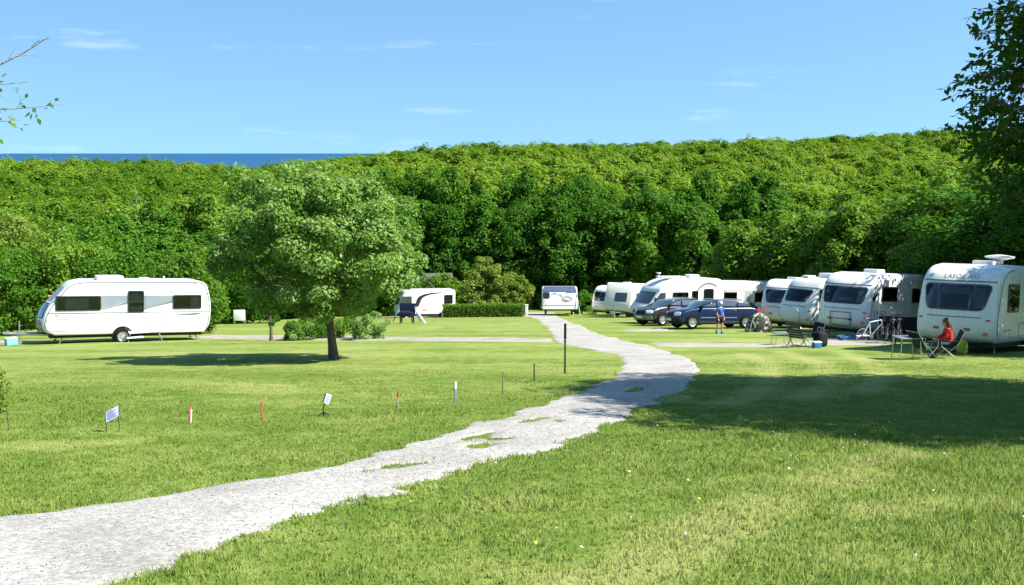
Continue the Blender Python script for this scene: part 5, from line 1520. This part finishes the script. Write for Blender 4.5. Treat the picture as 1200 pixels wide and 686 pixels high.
def bicycle(name, label, loc, rz, paint, lean=.10, r=.33, small=False, group=None, basket=False, tyre=None):
    t = thing(name, label, 'bicycle', loc, rz, group); t.rotation_euler = (lean, 0, rz)
    wb = .52 if not small else .46
    for sx in (-wb, wb):
        w_ = MB().tube([(sx + r * math.cos(a), 0, r + r * math.sin(a)) for a in np.linspace(0, 2 * math.pi, 24, endpoint=False)], .020, 6, closed=True).build('wheel', tyre or M_BLACK, t)
        sp = MB()
        for k in range(9):
            a = math.pi * k / 9; sp.tube([(sx + r * .96 * math.cos(a), 0, r + r * .96 * math.sin(a)), (sx - r * .96 * math.cos(a), 0, r - r * .96 * math.sin(a))], .0035, 4)
        sp.lathe([(.03, -.04), (.03, .04)], (sx, 0, r), 'y', 10); sp.build('spokes', M_STEEL, w_)
    fr = MB(); bb = (-.06, 0, r - .04); seat_t = (-.20, 0, .74); head = (.34, 0, .80)
    for a_, b2 in ((bb, seat_t), (bb, (.38, 0, .66)), (seat_t, head)): fr.tube([a_, b2], .020, 7)
    for sy in (-.05, .05):
        fr.tube([(-wb, sy, r), bb], .011, 6); fr.tube([(-wb, sy, r), (-.19, 0, .70)], .011, 6)
        fr.tube([(wb, sy, r), (.40, sy * .6, .62), head], .013, 6)
    fr.build('frame', paint, t)
    MB().tube([head, (.33, 0, .95), (.33, -.05, .98)], .014, 6).tube([(.22, -.30, 1.0), (.34, -.22, .99), (.36, 0, .98), (.34, .22, .99), (.22, .30, 1.0)], .013, 6).build('handlebar', M_DARK, t)
    MB().tube([seat_t, (-.24, 0, .86)], .014, 6).build('seat_post', M_STEEL, t)
    b_ = Body(catmull([(-.10, .87), (-.38, .87), (-.40, .93), (-.20, .92), (-.02, .91), (-.02, .88)], 3, True), .16, .05, .10, .02); b_.mesh().build('saddle', M_DARK, t)
    ch = MB().lathe([(.09, -.01), (.09, .01)], (-.06, -.06, r - .04), 'y', 14); ch.tube([(-.06, -.07, r - .04), (-.06, -.12, r - .20)], .012, 5); ch.tube([(-.06, .07, r - .04), (-.06, .12, r + .12)], .012, 5)
    ch.build('crank', M_STEEL, t)
    if basket: MB().box((.50, 0, .82), (.26, .34, .24)).build('basket', M_DARK, t, bevel=.03)
    return t
M_WHITEFRAME = pm('white_bike_paint', (.70, .71, .72), .35, .05, 5)
bicycle('bicycle', 'white folding bicycle leaning beside the caravan with the carrier frame', gpos(1021, 400), R(20), M_WHITEFRAME, .12, .25, True, 'bicycles beside the caravans', False, M_GREYTRIM)
bicycle('bicycle', 'black bicycle with a front basket left of the rightmost caravan', gpos(1042, 403), R(82), M_CHASSIS, .08, .33, False, 'bicycles beside the caravans', True)
bicycle('bicycle', 'black bicycle without basket close to the rightmost caravan nose', gpos(1055, 402.5), R(74), M_CHASSIS, -.08, .33, False, 'bicycles beside the caravans')
bicycle('bicycle', 'dark bicycle in front of the boxy flat roofed caravan', gpos(722, 368.5), R(170), M_CHASSIS, .06, .33, False, 'bicycles beside the caravans')
x, y, z = gpos(1000, 399)
t = thing('ladder', 'blue folded ladder lying under the nose of the caravan with the carrier frame', 'ladder', (x, y, z + .12), R(20))
for sy in (-.15, .15): MB().box((0, sy, .05), (1.3, .04, .07)).build('rail', M_BLUE, t, bevel=.01)
for k in range(6): MB().box((-.55 + k * .22, 0, .05), (.05, .28, .03)).build('rung', M_STEEL, t)
for sx in (-.5, .5): MB().box((sx, 0, -.06), (.16, .3, .13)).build('block', M_BARK, t)
x, y, z = gpos(1032, 398)
t = thing('windbreak', 'dark low windbreak panel behind the white folding bicycle', 'windbreak', (x, y, z), R(-10))
P = [[(-.1 + 1.9 * u, .04 * math.sin(u * 9), h_) for u in np.linspace(0, 1, 12)] for h_ in (.08, .9)]; Q = [[(a, b + .012, c) for a, b, c in r_] for r_ in P]
MB().slab(P, Q, 2, 12).build('cloth', M_BLACKCLOTH, t)
for u in (-.1, .85, 1.8): MB().tube([(u, .02, 0), (u, .02, 1.25 if u < 0 else .98)], .018, 6).build('pole', M_ROOF if u < 0 else M_STEEL, t)

# patterned dome by the blue car
m_dome = bpy.data.materials.new('patterned_dome_cloth'); t_, N, L = nt(m_dome)
out = N('ShaderNodeOutputMaterial'); b_ = N('ShaderNodeBsdfPrincipled'); L(b_.outputs[0], out.inputs[0]); tc = N('ShaderNodeTexCoord')
vo = N('ShaderNodeTexVoronoi'); vo.inputs['Scale'].default_value = 9; L(tc.outputs['Object'], vo.inputs['Vector'])
sp = N('ShaderNodeSeparateColor'); L(vo.outputs['Color'], sp.inputs[0]); cr = N('ShaderNodeValToRGB'); cr.color_ramp.interpolation = 'CONSTANT'
el = cr.color_ramp.elements; el[0].color = (.012, .014, .013, 1); el[1].color = (.30, .33, .24, 1); el[1].position = .62
e = el.new(.80); e.color = (.35, .16, .15, 1); e = el.new(.90); e.color = (.03, .07, .03, 1)
L(sp.outputs[0], cr.inputs[0]); L(cr.outputs[0], b_.inputs['Base Color']); b_.inputs['Roughness'].default_value = .8
x, y, z = gpos(889, 389)
t = thing('pop_up_tent', 'low dark dome with a mottled flowery pattern beside the blue car', 'tent', (x, y, z), .2)
P = []
for i in range(9):
    a = i / 8 * math.pi / 2
    P.append([((.64 + .02 * math.cos(4 * q)) * math.cos(a) * math.cos(q), .55 * math.cos(a) * math.sin(q), .86 * math.sin(a) ** .9) for q in np.linspace(0, 2 * math.pi, 25)])
MB().grid(P, 9, 25).build('shell', m_dome, t)
for q in (.5, 2.1, 3.7, 5.3):
    MB().tube([(.655 * math.cos(a) * math.cos(q), .565 * math.cos(a) * math.sin(q), .875 * math.sin(a) ** .9) for a in np.linspace(0, math.pi / 2, 9)], .016, 5).build('hoop', pm('pale_hoop', (.38, .42, .30), .6), t)

# navy folding chair with cloth sides before the far motorhome
x, y, z = gpos(477, 379)
t = thing('draped_chair', 'navy folding chair with blue cloth side flaps alone on the lawn before the far motorhome', 'chair', (x, y, z), R(-95))
P = [[(-.30 - .05 * u, -.55 + 1.1 * v, .75 + .5 * u) for v in np.linspace(0, 1, 6)] for u in np.linspace(0, 1, 5)]; Q = [[(a - .03, b, c) for a, b, c in r_] for r_ in P]
MB().slab(P, Q, 5, 6).build('backrest', M_NAVY, t)
MB().box((0, 0, .62), (.62, 1.0, .30)).build('seat', M_NAVY, t, bevel=.06)
for sy in (-1, 1):
    P = [[(-.25 + .5 * v, sy * (.54 + .36 * (1 - u)), .10 + 1.0 * u) for v in np.linspace(0, 1, 5)] for u in np.linspace(0, 1, 6)]; Q = [[(a, b - sy * .02, c) for a, b, c in r_] for r_ in P]
    MB().slab(P, Q, 6, 5).build('side_flap', M_BLUE if sy < 0 else pm('slate_blue_cloth', (.05, .09, .17), .8, .2, 5), t)
for sx in (-.25, .25):
    for sy in (-.36, .36): MB().tube([(sx, sy, .5), (sx * 1.1, sy * 1.1, 0)], .045, 6).build('leg', M_BLACKCLOTH, t)
MB().tube([(.1, .52, 1.0), (.2, 1.25, .02)], .035, 6).build('strut', M_STEEL, t)

# ================================================================== boards, posts and pegs on the lawn
x, y, z = gpos(281, 381)
t = thing('notice_board', 'plain white square board on two short legs behind the lone caravan', 'board', (x, y, z), R(4))
MB().box((0, 0, .66), (.78, .06, .74)).build('panel', M_WHITE, t, bevel=.03)
for sx in (-.32, .32): MB().box((sx, .02, .16), (.05, .05, .34)).build('leg', M_STEEL, t)

m_print = pm('blue_print', (.05, .08, .26), .6, .2, 30)
m_board = pm('pale_blue_board', (.36, .41, .58), .5, .06, 8)
a0, a1 = gpos(126.5, 507), gpos(138.5, 506)
x, y = (a0[0] + a1[0]) / 2, (a0[1] + a1[1]) / 2
t = thing('pitch_sign', 'small slanting pale blue sign with lines of print between two thin stakes', 'sign', (x, y, gz(x, y)), R(28))
hw = .075
for sx, zt_ in ((-hw, .27), (hw, .34)): MB().tube([(sx, 0, -.05), (sx, 0, zt_)], .0055, 6).build('stake', pm('rusty_stake', (.06, .045, .04), .8, .3, 20), t)
P = [(-hw, -.006, .135), (hw, -.006, .20), (hw, -.006, .335), (-hw, -.006, .265)]
MB().add(P + [(a, b - .006, c) for a, b, c in P], [(3, 2, 1, 0), (4, 5, 6, 7), (0, 1, 5, 4), (1, 2, 6, 5), (2, 3, 7, 6), (3, 0, 4, 7)]).build('board', m_board, t, smooth=0)
for k in range(6):
    u = .12 + k * .145; l_ = (.9, .72, .86, .6, .8, .5)[k]
    za, zb_ = .135 + .13 * u, .20 + .135 * u
    x0_, x1_ = -hw * .85, -hw * .85 + 2 * hw * .86 * l_
    f0, f1 = (x0_ + hw) / (2 * hw), (x1_ + hw) / (2 * hw)
    Z0, Z1 = za + (zb_ - za) * f0, za + (zb_ - za) * f1
    MB().add([(x0_, -.0135, Z0), (x1_, -.0135, Z1), (x1_, -.0135, Z1 + .011), (x0_, -.0135, Z0 + .011)], [(0, 1, 2, 3)]).build('print_line', m_print, t, smooth=0)

M_REDWOOD = pm('faded_red_paint', (.34, .070, .055), .7, .25, 30)
M_PALEWOOD = pm('weathered_wood', (.38, .30, .24), .85, .3, 25)
def peg(name, label, px, py, h, wd, mats, lean=0, tip=None):
    x, y, z = gpos(px, py)
    t = thing(name, label, 'post', (x, y, z), RNG.random() * .5, 'marker posts along the left side of the track')
    M = Matrix.Rotation(lean, 3, 'Y')
    MB().box(M @ Vector((0, 0, h / 2 - .03)), (wd, wd * .8, h + .06), M=M).build('post', mats, t, bevel=wd * .15)
    if tip:
        MB().box(M @ Vector((0, 0, h * .84)), (wd * 1.08, wd * .88, h * .34), M=M).build('painted_top', tip, t, bevel=wd * .15)
    return t
peg('marker_post', 'leaning red and white marker peg nearest the slanting blue sign', 222, 496.5, .245, .026, M_REDWOOD, .07, None)
pp = bpy.data.objects['marker_post']
MB().box((.022, .004, .09), (.022, .02, .20), M=Matrix.Rotation(.1, 3, 'Y')).build('pale_side', M_ROOF, pp, bevel=.004)
peg('marker_post', 'upright faded red marker post between the leaning peg and the tilted notice', 307, 494.5, .27, .026, M_REDWOOD, 0)
peg('marker_post', 'wooden post with a pink-red top right of the tilted notice', 466, 479, .26, .026, M_PALEWOOD, .03, M_REDWOOD)
peg('marker_post', 'blue-grey weathered post between the pink topped post and the thin stick', 533, 472.5, .33, .030, pm('blue_grey_wood', (.17, .19, .24), .8, .3, 20), .05, M_ROOF)
peg('marker_post', 'thin brown stick standing on the lawn beside the track', 589, 463.5, .40, .022, pm('brown_stick', (.15, .12, .07), .85, .3, 20), .02)
peg('marker_post', 'short dark stick on the lawn nearest the tall black post', 626, 447, .36, .028, pm('dark_stick', (.05, .045, .04), .85, .3, 20), 0)
x, y, z = gpos(381, 488)
t = thing('notice', 'small tilted white notice on a bent dark stand', 'sign', (x, y, z), R(20))
MB().tube([(-.02, 0, 0), (-.025, 0, .10), (.0, 0, .22)], .008, 6).build('stand', M_CHASSIS, t)
for (fx, fy) in ((-.09, .02), (.08, .0), (.02, -.07)): MB().tube([(-.02, 0, .06), (fx, fy, 0)], .007, 5).build('foot', M_CHASSIS, t)
M = Matrix.Rotation(.42, 3, 'Y') @ Matrix.Rotation(-.3, 3, 'X')
MB().box((.035, -.012, .245), (.085, .016, .14), M=M).build('panel', m_board, t, bevel=.004)
MB().box(Vector((.035, -.012, .245)) + M @ Vector((-.046, 0, 0)), (.014, .03, .13), M=M).build('clamp', M_DARK, t)
for k in range(3): MB().box(Vector((.035, -.012, .245)) + M @ Vector((.0, -.0095, .035 - .035 * k)), (.06, .002, .009), M=M).build('print_line', m_print, t)
x, y, z = gpos(662, 438)
t = thing('black_post', 'tall thin black post at the inner bend of the gravel track', 'post', (x, y, z), 0)
MB().lathe([(.020, -.1), (.020, .72), (.016, .73)], (0, 0, 0), 'z', 12).build('post', M_DARK, t)
MB().lathe([(.025, .70), (.027, .74), (.027, 1.08), (.022, 1.10), (.001, 1.105)], (0, 0, 0), 'z', 12).build('sleeve', M_BLACK, t)
MB().lathe([(.0285, .735), (.0285, .76)], (0, 0, 0), 'z', 12).build('band', M_PALEBLUE, t)
x, y, z = gpos(617, 370)
t = thing('bollard', 'short white wooden post at the right end of the clipped hedge', 'post', (x, y, z), 0)
MB().box((0, 0, .42), (.26, .26, .95)).build('post', M_CREAM, t, bevel=.03); MB().box((0, 0, .92), (.31, .31, .06)).build('cap', M_CREAM, t, bevel=.02)

# low shed roof showing between the trees
x, y = at(501, 96); z = gz(x, y)
t = thing('shed', 'grey timber shed roof showing between the dark trees behind the far motorhome', 'shed', (x, y, z), R(6))
MB().box((0, 0, 1.35), (4.2, 2.6, 2.7)).build('wall', M_BARK, t)
MB().prism([(-2.35, 2.66), (-2.35, 2.80), (0, 2.80), (2.35, 2.80), (2.35, 2.66)], -1.6, 1.6).build('eaves_board', M_BARK_PALE, t)
MB().add([(-2.4, -1.65, 2.8), (2.4, -1.65, 2.8), (2.4, 0, 3.7), (-2.4, 0, 3.7), (-2.4, 1.65, 2.8), (2.4, 1.65, 2.8), (-2.4, -1.65, 2.88), (2.4, -1.65, 2.88), (2.4, 0, 3.8), (-2.4, 0, 3.8), (-2.4, 1.65, 2.88), (2.4, 1.65, 2.88)],
         [(0, 1, 2, 3), (3, 2, 5, 4), (9, 8, 7, 6), (10, 11, 8, 9), (0, 6, 7, 1), (4, 5, 11, 10), (0, 3, 9, 6), (3, 4, 10, 9), (1, 7, 8, 2), (2, 8, 11, 5)]).build('roof', pm('weathered_roof', (.085, .08, .075), .85, .3, 3, bump=.5), t, smooth=0)

# ================================================================== people
def skin(name, verts, edges, mat, parent=None, sub=2):
    me = bpy.data.meshes.new(name); me.from_pydata([v[:3] for v in verts], edges, [])
    o = bpy.data.objects.new(name, me); COL.objects.link(o)
    md = o.modifiers.new('skin', 'SKIN'); md.use_smooth_shade = True
    for i, v in enumerate(verts):
        r_ = v[3]; d = me.skin_vertices[0].data[i]; d.radius = (r_, v[4] if len(v) > 4 else r_); d.use_root = (i == 0)
    o.modifiers.new('sub', 'SUBSURF').levels = sub
    bpy.context.view_layer.update()
    me2 = bpy.data.meshes.new_from_object(o.evaluated_get(bpy.context.evaluated_depsgraph_get()))
    bpy.data.objects.remove(o)
    me2.materials.clear(); me2.materials.append(mat); me2.name = name
    for p in me2.polygons: p.use_smooth = True
    o2 = bpy.data.objects.new(name, me2); COL.objects.link(o2)
    if parent is not None: o2.parent = parent
    return o2

M_SKIN = pm('skin', (.42, .24, .17), .5, .1, 12, spec=.3)
M_HAIR = pm('dark_brown_hair', (.040, .020, .014), .5, .3, 30)
M_REDCLOTH = pm('red_jacket', (.55, .028, .022), .75, .15, 8, spec=.2)
M_TROUSERS = pm('dark_trousers', (.03, .035, .05), .85, .2, 8)
M_SHIRT = pm('blue_shirt', (.02, .10, .42), .8, .15, 8)
M_CAP = pm('white_cap', (.62, .62, .60), .8, .1, 8)

def hand_fingers(mb, wrist, d, side):
    """five bent fingers from the palm end of a hand"""
    d = Vector(d).normalized(); up = Vector((0, 0, 1)); lat = d.cross(up).normalized()
    palm = Vector(wrist) + d * .075
    for k, (off, ln) in enumerate(((-.03, .055), (-.01, .07), (.01, .066), (.03, .05))):
        b0 = palm + lat * off
        mb.tube([b0 - d * .02, b0 + d * ln * .45 - up * .006, b0 + d * ln * .8 - up * .022, b0 + d * ln * .95 - up * .04], [.010, .0095, .009, .007], 6)
    b0 = Vector(wrist) + d * .03 - lat * side * .032
    mb.tube([b0, b0 - lat * side * .022 + d * .02 - up * .008, b0 - lat * side * .026 + d * .045 - up * .02], [.012, .011, .008], 6)

def join_tubes(o, mb):
    bm = bmesh.new(); bm.from_mesh(o.data)
    vs = [bm.verts.new(p) for p in mb.v]
    for f in mb.f:
        try: bm.faces.new([vs[i] for i in f]).smooth = True
        except ValueError: pass
    bm.to_mesh(o.data); bm.free()

def head_features(mb, hc, fwd, r=.1):
    fwd = Vector(fwd).normalized(); lat = Vector((0, 0, 1)).cross(fwd).normalized(); up = fwd.cross(lat)
    hc = Vector(hc)
    mb.tube([hc + fwd * r * .86 + up * .01, hc + fwd * r * 1.12 - up * .028, hc + fwd * r * .92 - up * .036], [.008, .014, .012], 6)
    for s_ in (-1, 1):
        mb.tube([hc + lat * s_ * r * .78 + up * .02, hc + lat * s_ * r * .95, hc + lat * s_ * r * .8 - up * .03], [.010, .018, .009], 6)

# the woman in red on the camp chair
p = thing('person', 'person with long dark brown hair in a red jacket sitting before the rightmost caravan', 'person', (cx_, cy_, cz_), SEAT_RZ)
p.scale = (.82, .82, .80)
V_ = [(-.06, 0, .50, .125, .11), (-.05, 0, .68, .115, .09), (.00, 0, .84, .125, .10), (.05, 0, .98, .10, .085), (.085, 0, 1.06, .048), (.12, 0, 1.13, .075, .07), (.14, 0, 1.22, .088, .080), (.14, 0, 1.29, .060)]
E_ = [(0, 1), (1, 2), (2, 3), (3, 4), (4, 5), (5, 6), (6, 7)]
for s_ in (-1, 1):
    b0 = len(V_)
    V_ += [(.05, s_ * .165, .985, .055), (.12, s_ * .22, .75, .042), (.33, s_ * .14, .66, .030), (.40, s_ * .10, .665, .034, .018),
           (-.02, s_ * .10, .49, .09), (.36, s_ * .13, .50, .062), (.40, s_ * .13, .27, .050), (.42, s_ * .13, .08, .036), (.54, s_ * .14, .035, .034, .026)]
    E_ += [(3, b0), (b0, b0 + 1), (b0 + 1, b0 + 2), (b0 + 2, b0 + 3), (0, b0 + 4), (b0 + 4, b0 + 5), (b0 + 5, b0 + 6), (b0 + 6, b0 + 7), (b0 + 7, b0 + 8)]
body = skin('body', V_, E_, M_SKIN, p)
mb = MB()
for s_ in (-1, 1): hand_fingers(mb, (.36, s_ * .125, .665), (.95, -s_ * .25, 0), s_)
head_features(mb, (.14, 0, 1.215), (1, 0, -.25), .088); join_tubes(body, mb)
for s_ in (-1, 1): MB().lathe([(.001, -.008), (.010, 0), (.001, .008)], (.222, s_ * .032, 1.225), 'y', 8).build('eye', M_DARK, p)
MB().tube([(.215, -.025, 1.155), (.226, 0, 1.152), (.215, .025, 1.155)], .006, 5).build('mouth', pm('lips', (.30, .09, .08), .4), p)
J = [(-.06, 0, .52, .155, .135), (-.05, 0, .68, .145, .12), (.0, 0, .84, .155, .13), (.045, 0, .98, .13, .11), (.07, 0, 1.04, .08)]; JE = [(0, 1), (1, 2), (2, 3), (3, 4)]
for s_ in (-1, 1):
    b0 = len(J); J += [(.05, s_ * .17, .985, .078), (.12, s_ * .225, .75, .062), (.31, s_ * .145, .665, .046)]; JE += [(3, b0), (b0, b0 + 1), (b0 + 1, b0 + 2)]
skin('jacket', J, JE, M_REDCLOTH, p)
T_ = [(-.06, 0, .49, .135, .12)]; TE = []
for s_ in (-1, 1):
    b0 = len(T_); T_ += [(-.02, s_ * .10, .485, .10), (.36, s_ * .13, .50, .075), (.40, s_ * .13, .27, .062), (.42, s_ * .13, .12, .052)]; TE += [(0, b0), (b0, b0 + 1), (b0 + 1, b0 + 2), (b0 + 2, b0 + 3)]
skin('trousers', T_, TE, M_TROUSERS, p)
skin('hair', [(.10, 0, 1.25, .105, .10), (.13, 0, 1.31, .08), (.02, 0, 1.16, .10, .11), (.0, .03, 1.02, .10, .12), (.02, .08, .88, .085, .10), (.06, .10, .76, .04)], [(0, 1), (0, 2), (2, 3), (3, 4), (4, 5)], M_HAIR, p)
for s_ in (-1, 1):
    b_ = Body(catmull([(.36, .0), (.56, .0), (.585, .04), (.50, .09), (.42, .12), (.36, .10)], 3, True), .10, .03, .03, .02); sh = b_.mesh(); sh.v = [(x_, y_ + s_ * .135, z_) for x_, y_, z_ in sh.v]; sh.build('shoe', M_DARK, p)

# the youngster in blue beside the blue car
x, y, z = gpos(843, 391)
p = thing('person', 'youngster in a blue shirt and white cap standing beside the blue car', 'person', (x, y, z), R(-60))
p.scale = (.84, .84, .84)
V_ = [(0, 0, .92, .13, .10), (0, 0, 1.06, .115, .085), (.01, 0, 1.22, .13, .095), (.01, 0, 1.36, .10, .08), (.01, 0, 1.45, .045), (.025, 0, 1.52, .075, .07), (.03, 0, 1.60, .088, .078), (.025, 0, 1.67, .058)]
E_ = [(0, 1), (1, 2), (2, 3), (3, 4), (4, 5), (5, 6), (6, 7)]
for s_ in (-1, 1):
    b0 = len(V_); fx = .10 * s_
    V_ += [(.01, s_ * .165, 1.37, .052), (.0, s_ * .20, 1.10, .040), (.10, s_ * .19, .88, .028), (.13, s_ * .185, .82, .034, .018),
           (0, s_ * .09, .88, .088), (fx * .6 + .03, s_ * .10, .50, .060), (fx * .6, s_ * .10, .30, .050), (fx, s_ * .10, .08, .036), (fx + .12, s_ * .11, .035, .034, .026)]
    E_ += [(3, b0), (b0, b0 + 1), (b0 + 1, b0 + 2), (b0 + 2, b0 + 3), (0, b0 + 4), (b0 + 4, b0 + 5), (b0 + 5, b0 + 6), (b0 + 6, b0 + 7), (b0 + 7, b0 + 8)]
body = skin('body', V_, E_, M_SKIN, p)
mb = MB()
for s_ in (-1, 1): hand_fingers(mb, (.11, s_ * .188, .855), (.3, 0, -.95), s_)
head_features(mb, (.03, 0, 1.59), (1, 0, -.1), .086); join_tubes(body, mb)
for s_ in (-1, 1): MB().lathe([(.001, -.008), (.010, 0), (.001, .008)], (.108, s_ * .032, 1.60), 'y', 8).build('eye', M_DARK, p)
J = [(0, 0, .90, .145, .115), (0, 0, 1.06, .14, .11), (.01, 0, 1.22, .152, .115), (.01, 0, 1.36, .125, .10), (.01, 0, 1.42, .07)]; JE = [(0, 1), (1, 2), (2, 3), (3, 4)]
for s_ in (-1, 1):
    b0 = len(J); J += [(.01, s_ * .175, 1.37, .075), (0, s_ * .205, 1.14, .062)]; JE += [(3, b0), (b0, b0 + 1)]
skin('shirt', J, JE, M_SHIRT, p)
T_ = [(0, 0, .92, .14, .115)]; TE = []
for s_ in (-1, 1):
    b0 = len(T_); T_ += [(0, s_ * .095, .86, .105), (.06 * s_ + .03, s_ * .10, .54, .088)]; TE += [(0, b0), (b0, b0 + 1)]
skin('shorts', T_, TE, M_NAVY, p)
skin('cap', [(.02, 0, 1.645, .098, .092), (.015, 0, 1.70, .07), (.13, 0, 1.645, .05, .02)], [(0, 1), (0, 2)], M_CAP, p)
for s_ in (-1, 1):
    fx = .10 * s_; b_ = Body(catmull([(-.06, .0), (.15, .0), (.17, .04), (.08, .09), (.02, .11), (-.06, .09)], 3, True), .10, .03, .03, .02); sh = b_.mesh(); sh.v = [(x_ + fx, y_ + s_ * .105, z_) for x_, y_, z_ in sh.v]; sh.build('shoe', M_BLUE, p)
